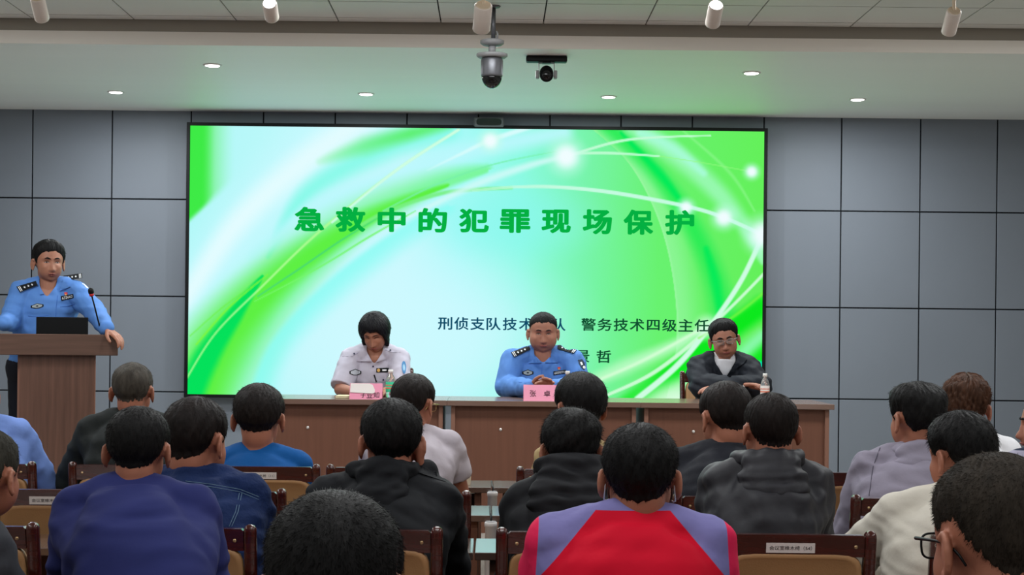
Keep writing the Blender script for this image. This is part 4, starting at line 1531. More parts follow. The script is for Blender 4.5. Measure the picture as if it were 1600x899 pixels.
            if lens:
                mb = MB()
                n_ = np.array(P[:-1]); cc = n_.mean(0)
                mb.add(np.vstack([n_, cc[None], n_ + H.R[:, 1] * 0.0012, (cc + H.R[:, 1] * 0.0012)[None]]), [(i, (i + 1) % 24, 24) for i in range(24)] + [(25 + (i + 1) % 24, 25 + i, 49) for i in range(24)] + [(i, 25 + i, 25 + (i + 1) % 24, (i + 1) % 24) for i in range(24)])
                s.kid('spectacle_lens', mb.mesh('spectacle_lens'), mat('lens_clear', (0.95, 0.97, 0.97, 1), 0.03, 0.5, trans=0.95), parent=g, smooth=False)
        mb = MB(); mb.tube([H.w((-0.01, 0.105, 0.004)), H.w((0, 0.108, 0.007)), H.w((0.01, 0.105, 0.004))], rim, 8)
        s.kid('bridge', mb.mesh('bridge'), m, parent=g)
        return g


# ------------------------------------------------------------------ laying badges, seams and straps onto cloth
CAMP = Vector((0, 0, CAM_H))


def bvh_of(objs):
    vs, fs, k = [], [], 0
    for o in objs if isinstance(objs, (list, tuple)) else [objs]:
        w = o.parent.location if o.parent is not None else Vector((0, 0, 0))
        v = np_mesh(o.data) + np.array(w)
        vs.append(v)
        fs += [tuple(i + k for i in p.vertices) for p in o.data.polygons]
        k += len(v)
    return BVHTree.FromPolygons(np.concatenate(vs).tolist(), fs)


def cast(bv, px, py, fallY=None):
    d = (at(px, py, 1.0) - CAMP).normalized()
    h = bv.ray_cast(CAMP, d)
    if h[0] is None:
        if fallY is None:
            return None
        return np.array(at(px, py, fallY))
    return np.array(h[0] - d * 0.0)


def lay_pts(bv, pix, off):
    hit = [cast(bv, x, y) for x, y in pix]
    ok = [h for h in hit if h is not None]
    ym = np.mean([h[1] for h in ok]) if ok else 5.0
    out = []
    for h, (x, y) in zip(hit, pix):
        if h is None or abs(h[1] - ym) > 0.2:
            q = bv.find_nearest(at(x, y, ym))
            h = np.array(q[0]) if q[0] is not None else np.array(at(x, y, ym))
        d = np.array((at(x, y, 1.0) - CAMP).normalized())
        out.append(h - d * off)
    return np.array(out)


SHAPES = {
    'rect': [(-1, -1), (1, -1), (1, 1), (-1, 1)],
    'ellipse': [(math.cos(a), math.sin(a)) for a in [2 * math.pi * k / 20 for k in range(20)]],
    'hex': [(-1, -0.35), (-0.3, -0.75), (0, -1), (0.3, -0.75), (1, -0.35), (1, 0.35), (0.3, 0.8), (-0.3, 0.8), (-1, 0.35)],
    'shield': [(-0.75, -1), (0.75, -1), (1, -0.3), (0.7, 0.55), (0, 1), (-0.7, 0.55), (-1, -0.3)],
    'diamond': [(0, -1), (1, 0), (0, 1), (-1, 0)],
    'board': [(-1, -1), (0.8, -1), (1, 0), (0.8, 1), (-1, 1)],
}


def quad_map(q, u, v):
    """q: four pixel corners: top-left, top-right, bottom-right, bottom-left"""
    a, b = (u + 1) / 2, (v + 1) / 2
    q = np.array(q, float)
    return q[0] * (1 - a) * (1 - b) + q[1] * a * (1 - b) + q[2] * a * b + q[3] * (1 - a) * b


def sub_outline(shape, k=5):
    S = SHAPES[shape] if isinstance(shape, str) else shape
    out = []
    for i in range(len(S)):
        a, b = np.array(S[i]), np.array(S[(i + 1) % len(S)])
        m = max(1, int(np.linalg.norm(b - a) * k))
        out += [tuple(a + (b - a) * j / m) for j in range(m)]
    return out


def patch(P, bv, name, q, shape, m, off=0.004, label=None, parent=None, scale=1.0, rings=4, thick=0.003, flat=None):
    S = [(x * scale, y * scale) for x, y in sub_outline(shape)]
    c = np.mean(SHAPES[shape] if isinstance(shape, str) else shape, axis=0)
    pix = [tuple(quad_map(q, *(c * scale)))]
    for r in range(1, rings + 1):
        f = r / rings
        pix += [tuple(quad_map(q, c[0] * scale * (1 - f) + x * f, c[1] * scale * (1 - f) + y * f)) for x, y in S]
    if flat is not None:      # a stiff board: a plane that leans back with its upper edge
        y0 = np.mean([p_[1] for p_ in pix])

        def lay(pp, o_):
            return np.array([np.array(at(x, y, flat[0] + (flat[1] - y) * flat[2] - o_)) for x, y in pp])
        A, B = lay(pix, off), lay(pix[-len(S):], off - thick)
    else:
        A = lay_pts(bv, pix, off)
        B = lay_pts(bv, pix[-len(S):], off - thick - 0.002)
    n = len(S)
    fs = [(0, 1 + i, 1 + (i + 1) % n) for i in range(n)]
    for r in range(rings - 1):
        o = 1 + r * n
        fs += [(o + i, o + n + i, o + n + (i + 1) % n, o + (i + 1) % n) for i in range(n)]
    o = 1 + (rings - 1) * n
    L = len(A)
    fs += [(o + i, L + i, L + (i + 1) % n, o + (i + 1) % n) for i in range(n)]
    me = bpy.data.meshes.new(name); me.from_pydata(np.vstack([A, B]).tolist(), [], fs); me.update()
    o = P.kid(name, me, m, label, parent, smooth=False)
    return o


def patch_text(P, bv, name, q, s, m, off=0.006, parent=None, sx=0.85, sy=0.6):
    v, f = fit_text(s, 2 * sx, 2 * sy)
    pix = [tuple(quad_map(q, x, -y)) for x, y in v]
    A = lay_pts(bv, pix, off)
    me = bpy.data.meshes.new(name); me.from_pydata(A.tolist(), [], f); me.update()
    return P.kid(name, me, m, None, parent, smooth=False)


def seam(P, bv, name, pix, m, r=0.0015, off=0.001, dense=8, parent=None):
    pts = []
    for i in range(len(pix) - 1):
        a, b = np.array(pix[i]), np.array(pix[i + 1])
        k = max(2, int(np.linalg.norm(b - a) / dense))
        pts += [tuple(a + (b - a) * j / k) for j in range(k)]
    pts.append(pix[-1])
    A = lay_pts(bv, pts, off)
    mb = MB(); mb.tube(list(A), r, 6)
    return P.kid(name, mb.mesh(name), m, None, parent)


def hood_down(P, width=0.13, drop=0.17, thick=0.06, m=None, vox=0.007, amp=0.006, name='hood', rise=0.05, seed=0):
    """a hood lying on the upper back: rolled rim round the neck and a hanging pouch"""
    mb = MB()
    pts = []
    for a in np.linspace(-2.5, 2.5, 15):    # rim, open at the throat
        x, y = 0.088 * math.sin(a), -0.084 * math.cos(a)
        pts.append(P.N + P.Rt * x + P.F * (y + 0.012) + P.Z * (rise * (0.35 + 0.65 * math.cos(a / 2)) - 0.012))
    mb.chain(pts, [0.02 + 0.012 * math.cos(a / 2) for a in np.linspace(-2.5, 2.5, 15)], 12)
    c = P.N - P.F * 0.085 - P.Z * 0.02
    for k in range(5):
        f = k / 4
        y = P.N - P.F * (0.075 + thick * 0.75 * math.sin(f * 2.2) ) + P.Z * (rise * 0.5 - drop * f)
        w = width * (1 - 0.35 * f * f) * (0.75 + 0.5 * math.sin(f * 2.4) * 0.5)
        rr = np.stack([P.Rt, P.F, P.Z], 1)
        mb.ell(y, (w, thick * (0.7 + 0.3 * math.sin(f * 3)), drop * 0.28), rr, 24, 14)
    me = remesh(mb, vox, 4)
    folds(me, amp, 0.07, seed + 31, (1, 1, 2.2))
    me.name = name
    return P.kid(name, me, m)

# ------------------------------------------------------------------ people
HB = hair_mat('hair_black', (22, 21, 22))
HG = hair_mat('hair_greying', (92, 86, 78), 0.5)
HBR = hair_mat('hair_brown', (98, 64, 46))
HDB = hair_mat('hair_dark_brown', (34, 26, 24))
NAVY = cloth_mat('navy_trousers', (24, 28, 42))
DARKT = cloth_mat('dark_trousers', (30, 30, 34))
CREW = [(0.083, -0.03), (0.08, 0.012), (0.074, 0.022), (0.068, 0.018), (0.068, -0.03)]
STAND = [(0.09, -0.03), (0.082, 0.03), (0.08, 0.052), (0.072, 0.055), (0.066, 0.03), (0.066, -0.03)]
SHIRTC = [(0.098, -0.012), (0.086, 0.03), (0.078, 0.048), (0.070, 0.048), (0.066, 0.02), (0.068, -0.03)]


def hs_of(w, Y, ears=False, side=0.006):
    return w * Y / FPX / 0.206 if ears else (w * Y / FPX - 2 * side) / 0.167


def seat_of(row, px, dy=0.25):
    p = at(px, RPY[row], RAIL[row])
    return (p.x, RAIL[row] + dy)


def zone_mat(name, cols, lines):
    """cloth of several panels; lines: (|x| offset, slope with height below z0, z0) in the garment's own coordinates; panel k lies beyond line k"""
    m = bpy.data.materials.new(name); m.use_nodes = True
    nt = m.node_tree; b = nt.nodes['Principled BSDF']
    b.inputs['Roughness'].default_value = 0.8; b.inputs['Specular IOR Level'].default_value = 0.2
    tc = nt.nodes.new('ShaderNodeTexCoord'); sp = nt.nodes.new('ShaderNodeSeparateXYZ'); nt.links.new(tc.outputs['Object'], sp.inputs[0])

    def M(op, a, c):
        n = nt.nodes.new('ShaderNodeMath'); n.operation = op
        for i, v in enumerate((a, c)):
            if v is None:
                continue
            if isinstance(v, (int, float)):
                n.inputs[i].default_value = v
            else:
                nt.links.new(v, n.inputs[i])
        return n.outputs[0]

    prev = None
    for k, (x0, xc, sl, z0) in enumerate(lines):
        ax = M('ABSOLUTE', M('SUBTRACT', sp.outputs[0], xc), None)
        lim = M('ADD', M('MULTIPLY', M('SUBTRACT', z0, sp.outputs[2]), sl), x0)
        f = M('GREATER_THAN', ax, lim)
        mx = nt.nodes.new('ShaderNodeMix'); mx.data_type = 'RGBA'
        nt.links.new(f, mx.inputs['Factor'])
        if prev is None:
            mx.inputs['A'].default_value = rgb(*cols[0])
        else:
            nt.links.new(prev, mx.inputs['A'])
        mx.inputs['B'].default_value = rgb(*cols[k + 1])
        prev = mx.outputs['Result']
    nt.links.new(prev, b.inputs['Base Color'])
    n2 = nt.nodes.new('ShaderNodeTexNoise'); n2.inputs['Scale'].default_value = 26; nt.links.new(tc.outputs['Object'], n2.inputs['Vector'])
    bp = nt.nodes.new('ShaderNodeBump'); bp.inputs['Strength'].default_value = 0.25; bp.inputs['Distance'].default_value = 0.01
    nt.links.new(n2.outputs['Fac'], bp.inputs['Height']); nt.links.new(bp.outputs[0], b.inputs['Normal'])
    return m


# ---- front row of the audience (row C)
def row_c():
    p = Person('person in a light blue shirt at the left picture edge, front of the lectern', at(-32, 574, 6.85), hs_of(70, 6.85, True), hip=seat_of('C', -31), sw=0.17, th=0.014, seed=3, armp=(0.10, 0.12, 0.25, 0.2, 0.1, 0.02), hyaw=0.1)
    p.top('shirt', cloth_mat('light_blue_shirt', (112, 140, 205)), collar=SHIRTC)
    p.bottoms(NAVY); p.hair(HDB, strands=700)

    p = Person('person with greying hair and a black jacket, below the lectern', at(208, 566, 6.85), hs_of(73, 6.85, True), hip=seat_of('C', 193), sw=0.16, th=0.018, seed=4, armp=(0.15, 0.14, 0.25, 0.2, 0.12, 0.02), fat=1.05)
    p.top('jacket', cloth_mat('black_green_jacket', (34, 38, 38)), collar=CREW)
    p.bottoms(DARKT); p.hair(HG, top=0.014, side=0.004, nape=-0.050, strands=1400, length=0.012, lump=0.001)

    p = Person('person with short dark hair and a teal blue top, before the long table', at(405, 602, 6.85), hs_of(79, 6.85, False, 0.012), hip=seat_of('C', 414), sw=0.165, th=0.012, seed=5, armp=(0.06, 0.14, 0.24, 0.2, 0.1, 0.02), pitch=0.1)
    p.top('teal_top', cloth_mat('teal_knit', (0, 76, 140)), collar=CREW, amp=0.003)
    p.bottoms(DARKT); p.hair(HDB, top=0.02, side=0.014, nape=-0.056, strands=1500, length=0.02, lift=0.25)

    p = Person('person in a white short-sleeved shirt resting an arm on the front row desk', at(647, 585, 7.05), hs_of(68, 7.05, False, 0.008), hip=seat_of('C', 640, 0.3), sw=0.15, th=0.012, seed=6, hyaw=-0.45, pitch=0.12, armp=(0.07, 0.16, 0.25, 0.18, 0.16, 0.03), arms=(None, (at(719, 768, 7.1), at(702, 762, 7.34))))
    p.top('white_shirt', cloth_mat('white_pink_shirt', (170, 162, 170)), sleeve=0.68, collar=CREW, amp=0.004, sr=(0.066, 0.064, 0.04))
    p.bottoms(DARKT); p.hair(HDB, top=0.016, side=0.008, nape=-0.060, strands=1200); p.glasses(mat('gold_wire', rgb(170, 140, 90), 0.3, 0.5, metal=0.7), lens=False)

    p = Person('person with a black mop of hair and a tan collar, behind the black hood', at(906, 586, 6.9), hs_of(79, 6.9, False, 0.015), hip=seat_of('C', 893), sw=0.125, th=0.014, seed=7, hyaw=0.35, necklen=0.165)
    p.top('tan_top', cloth_mat('tan_cloth', (168, 146, 104)), collar=STAND)
    p.bottoms(DARKT); p.hair(HB, top=0.026, side=0.017, nape=-0.060, strands=1500, length=0.022, lift=0.25)

    p = Person('person with reddish brown hair in a white shirt at the right', at(1510, 590, 6.9), hs_of(72, 6.9, False, 0.01), hip=seat_of('C', 1530), sw=0.165, th=0.014, seed=8, hyaw=-0.35)
    p.top('white_top', cloth_mat('bright_white_shirt', (236, 236, 240)), collar=CREW, amp=0.004)
    p.bottoms(DARKT); p.hair(HBR, top=0.024, side=0.009, nape=-0.053, strands=2600, length=0.024, lift=0.4, streak=0.007, lump=0.004)


# ---- row B
def row_b():
    p = Person('person in black leaning forward, in front of the suited man at the table', at(1133, 597, 6.0), hs_of(80, 6.0, False, 0.007), hip=seat_of('B', 1146), sw=0.165, th=0.018, seed=9, hyaw=0.35, pitch=0.15)
    p.top('black_jacket', cloth_mat('black_navy_jacket', (26, 28, 36)), collar=STAND)
    p.bottoms(DARKT); p.hair(HDB, top=0.016, side=0.007, nape=-0.056, strands=1200)

    p = Person('person in a pale lavender hooded jacket, short black hair with a flat top', at(1431, 597, 5.95), hs_of(84, 5.95, False, 0.01), hip=seat_of('B', 1422), sw=0.168, th=0.02, seed=10, hyaw=0.4, armp=(0.05, 0.12, 0.26, 0.2, 0.06, 0.02))
    m = cloth_mat('pale_lavender_cloth', (138, 132, 148))
    p.top('jacket', m, collar=CREW, amp=0.006)
    hood_down(p, 0.135, 0.19, 0.05, m, rise=0.045, seed=3)
    p.bottoms(DARKT)
    p.hair(HB, top=0.016, side=0.01, nape=-0.040, strands=1500, length=0.014, lift=0.5, extra_r=lambda P: 0.012 * smooth01((np.abs(P[:, 0]) - 0.02) / 0.04) * smooth01((P[:, 2] - 0.03) / 0.05))
    bv = bvh_of([p.shirt])
    seam(p, bv, 'sleeve_seam', [(1375, 700), (1364, 730), (1358, 775)], mat('lavender_seam', rgb(92, 88, 102), 0.8, 0.1), 0.0018)

    p = Person('person in profile in a lavender and green top, at the right picture edge', at(1634, 611, 6.0), 1.0, hip=seat_of('B', 1640), sw=0.165, th=0.016, seed=11, hyaw=1.25, yaw=0.15)
    p.top('shirt', zone_mat('lavender_green_cloth', ((20, 62, 62), (166, 162, 182), (34, 46, 66)), ((9.0, 0, 90.0, p.N[2] - 0.115), (9.0, 0, 200.0, p.N[2] - 0.0))), collar=STAND)
    p.bottoms(DARKT); p.hair(HB, strands=600, top=0.018); p.face()


# ---- row A
def row_a():
    p = Person('person in a dark denim jacket with pale double stitching', at(308, 620, 4.85), hs_of(99, 4.85, False, 0.008), hip=seat_of('A', 315), sw=0.158, th=0.018, seed=12, hyaw=-0.4, fat=1.1, armp=(0.05, 0.12, 0.27, 0.2, 0.07, 0.02), pitch=0.1, necklen=0.122)
    m = cloth_mat('denim', (19, 38, 80), 0.85, 0.4, 60, noise=0.12)
    p.top('denim_jacket', m, collar=STAND, amp=0.006)
    p.bottoms(DARKT); p.hair(HDB, top=0.014, side=0.007, nape=-0.060, strands=2200, length=0.012)
    bv = bvh_of([p.shirt]); st = mat('pale_stitching', rgb(112, 140, 160), 0.8, 0.1)
    seam(p, bv, 'stitching', [(290, 752), (330, 757), (375, 765), (405, 777)], st, 0.0008)
    seam(p, bv, 'stitching', [(290, 756), (330, 761), (375, 769), (404, 781)], st, 0.0008)
    seam(p, bv, 'stitching', [(378, 771), (372, 800), (362, 823)], st, 0.0008)
    seam(p, bv, 'stitching', [(374, 771), (368, 800), (358, 823)], st, 0.0008)
    seam(p, bv, 'stitching', [(285, 712), (310, 714), (330, 719)], st, 0.0008)

    m = cloth_mat('black_cotton', (24, 26, 30), 0.8, 0.35)
    T = at(612, 624, 4.85)
    e1 = np.array(T) + np.array((0.175, 0.2, -0.53))
    hx = at(655, 706, 4.86)
    p = Person('person in a black jacket with a large folded hood, hand to the cheek', T, hs_of(98, 4.85, False, 0.01), hip=seat_of('A', 590), sw=0.16, nshift=-0.02, th=0.022, seed=13, hyaw=0.15, pitch=0.05,
               arms=(None, (e1, np.array((hx.x + 0.008, 4.87, hx.z - 0.065)))), armp=(0.07, 0.12, 0.26, 0.22, 0.08, 0.03), hand_kw=[None, dict(d=(-0.12, -0.1, 1), n=(-1, 0, -0.1), l=(0, 1, 0.0), curl=0.45)])
    p.top('jacket', m, collar=STAND, amp=0.007)
    hood_down(p, 0.105, 0.25, 0.06, m, rise=0.075, seed=5, amp=0.008)
    p.bottoms(DARKT); p.hair(HB, top=0.018, side=0.011, nape=-0.048, strands=2600, length=0.017, lift=0.3)
    bv = bvh_of([p.shirt])
    for q in ([(500, 726), (540, 722), (541, 733), (501, 741)], [(655, 727), (700, 743), (697, 753), (652, 738)]):
        patch(p, bv, 'shoulder_strap', q, 'rect', m, 0.008)
    patch(p, bv, 'metal_clip', [(508, 729), (523, 735), (521, 739), (506, 733)], 'rect', mat('clip_silver', rgb(170, 172, 180), 0.3, 0.5, metal=0.6), 0.013)

    p = Person('person in a black hooded coat at the centre, beside the red top', at(893, 641, 4.85), hs_of(97, 4.85, False, 0.014), hip=seat_of('A', 890), sw=0.135, th=0.024, seed=14, pitch=0.2, nshift=0.0, armp=(0.02, 0.12, 0.26, 0.2, 0.06, 0.02))
    m = cloth_mat('black_coat', (26, 27, 31), 0.75, 0.35)
    p.top('coat', m, collar=STAND, amp=0.007)
    hood_down(p, 0.155, 0.15, 0.055, m, rise=0.11, seed=8, amp=0.008)
    p.bottoms(DARKT); p.hair(HB, top=0.024, side=0.014, nape=-0.060, strands=2800, length=0.024, lift=0.45, lump=0.003)

    p = Person('person in a charcoal jacket with a folded hood, close-cropped black hair', at(1204, 612, 4.85), hs_of(97, 4.85, True), hip=seat_of('A', 1196), sw=0.127, nshift=-0.012, th=0.02, seed=15, armp=(0.03, 0.1, 0.27, 0.22, 0.05, 0.02), bulk=1.05, fat=1.12, hyaw=0.1)
    m = cloth_mat('charcoal_nylon', (44, 44, 49), 0.55, 0.3)
    p.top('jacket', m, collar=STAND, amp=0.007)
    hood_down(p, 0.125, 0.15, 0.05, m, rise=0.06, seed=11, amp=0.008)
    p.bottoms(DARKT); p.hair(HDB, top=0.013, side=0.004, nape=-0.056, strands=2400, length=0.010)

    p = Person('person in an off-white jacket with a bowl of black hair, looking left', at(1499, 646, 4.85), hs_of(103, 4.85, False, 0.014), hip=seat_of('A', 1500), sw=0.178, th=0.022, seed=16, hyaw=0.5, pitch=0.1, armp=(0.16, 0.16, 0.2, 0.2, 0.2, -0.02))
    m = cloth_mat('off_white_cotton', (208, 202, 190))
    p.top('jacket', m, collar=STAND, amp=0.006)
    p.bottoms(DARKT); p.hair(HB, top=0.022, side=0.016, nape=-0.045, strands=2600, length=0.024, lift=0.2, line=[0.062, 0.061, 0.053, 0.041, 0.02, 0.0, 0.002, 0.012, 0.016, -0.012, -0.04, -0.05, -0.05])
    bv = bvh_of([p.shirt]); st = mat('beige_seam', rgb(170, 160, 146), 0.8, 0.1)
    seam(p, bv, 'yoke_seam', [(1398, 762), (1420, 752), (1450, 747), (1475, 745)], st, 0.0012)


# ---- row behind, nearer the camera
def row_near():
    p = Person('person with close-cropped greying hair at the left picture edge', at(-20, 666, 3.66), hs_of(122, 3.66, True), hip=seat_of('A1', -175), sw=0.14, nshift=-0.15, th=0.016, seed=17, hyaw=-0.35, vox=0.0045)
    p.top('jacket', cloth_mat('grey_jacket', (60, 62, 68)), collar=CREW)
    p.bottoms(DARKT); p.hair(hair_mat('hair_cropped', (70, 68, 60), 0.6), top=0.012, side=0.003, nape=-0.056, strands=3500, length=0.009)

    p = Person('person in a royal blue sweatshirt with black hair', at(217, 635, 4.0), hs_of(110, 4.0, True), hip=seat_of('A1', 232), sw=0.136, th=0.018, seed=18, pitch=0.12, armp=(0.045, 0.1, 0.27, 0.2, 0.06, 0.02), vox=0.0045, slump=0.09)
    p.top('sweatshirt', cloth_mat('royal_blue_fleece', (38, 44, 98), 0.85, 0.2), collar=CREW, amp=0.006)
    p.bottoms(DARKT); p.hair(HB, top=0.017, side=0.008, nape=-0.060, strands=3500, length=0.014)

    p = Person('person in a red top with lavender shoulder panels, wearing a white face mask', at(1001, 663, 3.72), hs_of(134, 3.72, True, 0.01), hip=seat_of('A1', 985), sw=0.172, th=0.016, seed=19, pitch=0.06, hyaw=-0.12, armp=(0.05, 0.1, 0.27, 0.2, 0.06, 0.02), vox=0.0045, fat=1.08, necklen=0.115, nshift=-0.022)
    z0 = p.N[2] + 0.043 - p.base[2]
    xc = p.N[0] - p.base[0]
    m = zone_mat('red_lavender_cloth', ((200, 0, 38), (118, 114, 168), (118, 114, 168), (216, 30, 80)), ((0.085, xc, 0.85, z0), (0.0, xc, 200.0, z0), (0.212, xc, 0.06, z0)))
    p.top('sports_top', m, collar=CREW, amp=0.004)
    p.bottoms(DARKT); p.hair(HB, top=0.018, side=0.009, nape=-0.060, strands=4200, length=0.016)
    mw = mat('mask_white', rgb(226, 230, 236), 0.7, 0.2)
    H = p.H
    for sg in (-1, 1):
        mb = MB(); mb.tube([H.w((sg * 0.07, 0.05, -0.05)), H.w((sg * 0.08, 0.01, -0.055)), H.w((sg * 0.085, -0.016, -0.052)), H.w((sg * 0.083, -0.022, -0.02)), H.w((sg * 0.082, -0.008, 0.012))], 0.0018, 8)
        p.kid('mask_loop', mb.mesh('mask_loop'), mw)
    mb = MB(); n, f = sph(40, 26); k = (n[:, 1] > 0.25)
    r = head_r(n, **H.k) + 0.006
    P = n * r[:, None]; P[:, 1] = np.where(k & (P[:, 2] < -0.012) & (P[:, 2] > -0.11), P[:, 1], P[:, 1] * 0.8)
    keep = [q for q in f if all(k[i] and -0.112 < P[i, 2] < -0.008 for i in q)]
    mb.add(H.w(P), keep); p.kid('face_mask', mb.mesh('face_mask'), mw)

    p = Person('person seen only as a black head of hair at the bottom of the view', at(523, 777, 2.62), hs_of(216, 2.62, False, 0.012), hip=seat_of('A2', 525), sw=0.17, th=0.016, seed=20, pitch=0.25)
    p.top('jacket', cloth_mat('dark_grey_jacket', (50, 52, 58)), collar=CREW)
    p.bottoms(DARKT); p.hair(HB, top=0.02, side=0.012, nape=-0.060, strands=12000, length=0.013, lift=0.25, width=0.0005, streak=0.001, crown=(0.005, -0.075, 0.08))

    p = Person('person with black-framed glasses and cropped hair in the lower right corner', at(1556, 709, 2.6), 1.16, hip=seat_of('A2', 1580), sw=0.17, th=0.016, seed=21, necklen=0.118, hyaw=0.3, pitch=0.12, vox=0.004, fat=1.1)
    p.top('navy_jacket', cloth_mat('navy_jacket', (38, 42, 74)), collar=CREW)
    p.bottoms(DARKT); p.hair(hair_mat('hair_cropped_brown', (62, 54, 46), 0.6), top=0.013, side=0.0035, nape=-0.044, strands=12000, length=0.010, width=0.00045, line=[0.074, 0.072, 0.06, 0.046, 0.03, 0.012, 0.018, 0.03, 0.028, 0.0, -0.03, -0.05, -0.055])
    p.glasses(M_BLACK, 0.002, 0.025, 0.018); p.face()


# ---- the platform
UNI = cloth_mat('police_blue_shirt', (86, 132, 200), 0.75, 0.2)
BOARD = mat('black_board', rgb(16, 18, 22), 0.7, 0.2)
SILV = mat('silver_thread', rgb(222, 224, 226), 0.5, 0.4)
GREYB = mat('grey_badge', rgb(150, 158, 158), 0.6, 0.3)
REDB = mat('red_badge', rgb(214, 62, 62), 0.5, 0.3)
GOLD = mat('gold_badge', rgb(216, 170, 90), 0.5, 0.4)


def vcut(p, dz=0.085, w=0.052):
    """opens the shirt at the throat"""
    def f(c):
        q = (c - p.N) @ np.stack([p.Rt, p.F, p.Z], 1)
        return (q[:, 1] > 0.0) & (q[:, 2] > -dz) & (np.abs(q[:, 0]) < w * np.clip((q[:, 2] + dz) / dz, 0, 1) + 0.004) & (q[:, 2] < 0.09)
    return f


def boards(p, bv, q, pips, stiff=False):
    c = np.mean(q, axis=0)
    base = np.array(bv.find_nearest(at(c[0], c[1] + 2, p.N[1]))[0])
    fl = (base[1], c[1] + 3, 0.006) if stiff else None
    o = patch(p, bv, 'shoulder_board', q, 'rect', BOARD, 0.012, 'black shoulder board with silver pips and bars', rings=6, thick=0.012 if stiff else 0.008, flat=fl)
    for u in pips[0]:
        d = 0.10
        patch(p, bv, 'pip', [quad_map(q, u - d, -0.42), quad_map(q, u + d, -0.42), quad_map(q, u + d, 0.42), quad_map(q, u - d, 0.42)], 'diamond', SILV, 0.0145, None, o, rings=2, flat=fl)
    for u in pips[1]:
        d = 0.035
        patch(p, bv, 'bar', [quad_map(q, u - d, -0.85), quad_map(q, u + d, -0.85), quad_map(q, u + d, 0.85), quad_map(q, u - d, 0.85)], 'rect', SILV, 0.0145, None, o, rings=2, flat=fl)


def badge_set(p, bv, emblem, plate, number, star):
    o = patch(p, bv, 'chest_emblem', emblem, 'hex', BOARD, 0.004, 'black edged silver chest emblem')
    patch(p, bv, 'emblem_field', emblem, 'hex', GREYB, 0.0052, None, o, scale=0.78)
    e = np.array(emblem, float); c = e.mean(0)
    patch(p, bv, 'emblem_mark', [tuple(c + (k - c) * 0.26) for k in e], 'diamond', BOARD, 0.0062, None, o, rings=2)
    o = patch(p, bv, 'number_plate', plate, 'rect', BOARD, 0.004, 'black number plate with white digits')
    patch_text(p, bv, 'lettering', plate, number, SILV, 0.0056, o, 0.84, 0.58)
    x, y, r = star
    o = patch(p, bv, 'red_pin', [(x - r, y - r), (x + r, y - r), (x + r, y + r), (x - r, y + r)], 'shield', REDB, 0.0045)
    patch(p, bv, 'gold_star', [(x - r * .6, y - r * .2), (x + r * .6, y - r * .2), (x + r * .6, y + r * 1.1), (x - r * .6, y + r * 1.1)], 'diamond', GOLD, 0.0055, None, o, rings=2)


def speaker():
    Y = 9.62
    hp = at(60, 640, Y + 0.05)
    wr, el = at(167, 514, 9.22), at(148, 488, 9.5)
    wl, ell = at(6, 506, 9.28), at(17, 500, 9.52)
    p = Person('person in light blue police shirt speaking at the lectern, hand on its right edge', at(77, 375, Y), 1.02, yaw=math.pi + 0.12, hyaw=0.38, pitch=0.02, hip=(hp.x, Y + 0.05), sw=0.158, tilt=0.0, th=0.013, floor=STAGE_Z, seat=0.92, standing=True,
               arms=((el, wr), (ell, wl)), vox=0.0042, seed=22, hair_top=0.02, slump=0.0, skin='skin_face', skin_c=(162, 110, 88),
               hand_kw=[dict(d=(0.75, -0.35, -0.5), n=(-0.3, 0.2, -1), l=(-0.5, -0.8, 0.1), curl=0.4), dict(d=(-0.9, -0.2, -0.1), n=(0, 0.4, -1), l=(0.2, -0.5, 0.9), curl=0.3)])
    p.top('shirt', UNI, sleeve=1.0, sr=(0.066, 0.055, 0.042), amp=0.005, vox=0.006, cut=vcut(p, 0.07, 0.046))
    p.bottoms(cloth_mat('black_trousers', (20, 22, 32)))
    p.hair(HB, top=0.024, side=0.011, nape=-0.048, strands=1500, length=0.016, lift=0.2, crown=(0.04, -0.05, 0.1))
    p.face(mouth_open=0.003, brow_th=0.0042)
    bv = bvh_of([p.shirt])
    o = patch(p, bv, 'collar', [(60, 432), (68, 442), (74, 458), (61, 461)], [(-1, -1), (0.3, -0.8), (1, 1), (-0.8, 1)], UNI, 0.010, rings=5, thick=0.006)
    o = patch(p, bv, 'collar', [(98, 434), (102, 436), (110, 449), (93, 455)], [(-0.6, -0.8), (0.4, -0.9), (1, 0.9), (-1, 1)], UNI, 0.010, rings=5, thick=0.006)
    boards(p, bv, [(25.5, 448), (56, 439), (59, 446), (31, 457)], ((-0.3, 0.1, 0.5), (-0.85, -0.7)))
    boards(p, bv, [(128, 427), (99, 431), (101, 438), (128.5, 435)], ((-0.3, 0.1, 0.5), (-0.85, -0.7)), True)
    badge_set(p, bv, [(48, 475), (68, 473), (68, 482), (48, 484)], [(95, 463), (114.5, 459.5), (115, 466), (96, 470.5)], '632662', (103, 459.5, 2.6))
    patch(p, bv, 'sleeve_badge', [(129, 441), (135, 439), (141, 450), (135, 452)], 'shield', SILV, 0.004)
    st = mat('blue_seam', rgb(70, 112, 190), 0.8, 0.1)
    seam(p, bv, 'placket', [(90, 462), (88, 480), (87, 500), (86, 515)], st, 0.0015)
    seam(p, bv, 'pocket_edge', [(44, 494), (60, 495.5), (76, 493)], st, 0.0015)
    seam(p, bv, 'pocket_edge', [(94, 480), (105, 479), (117, 475)], st, 0.0015)


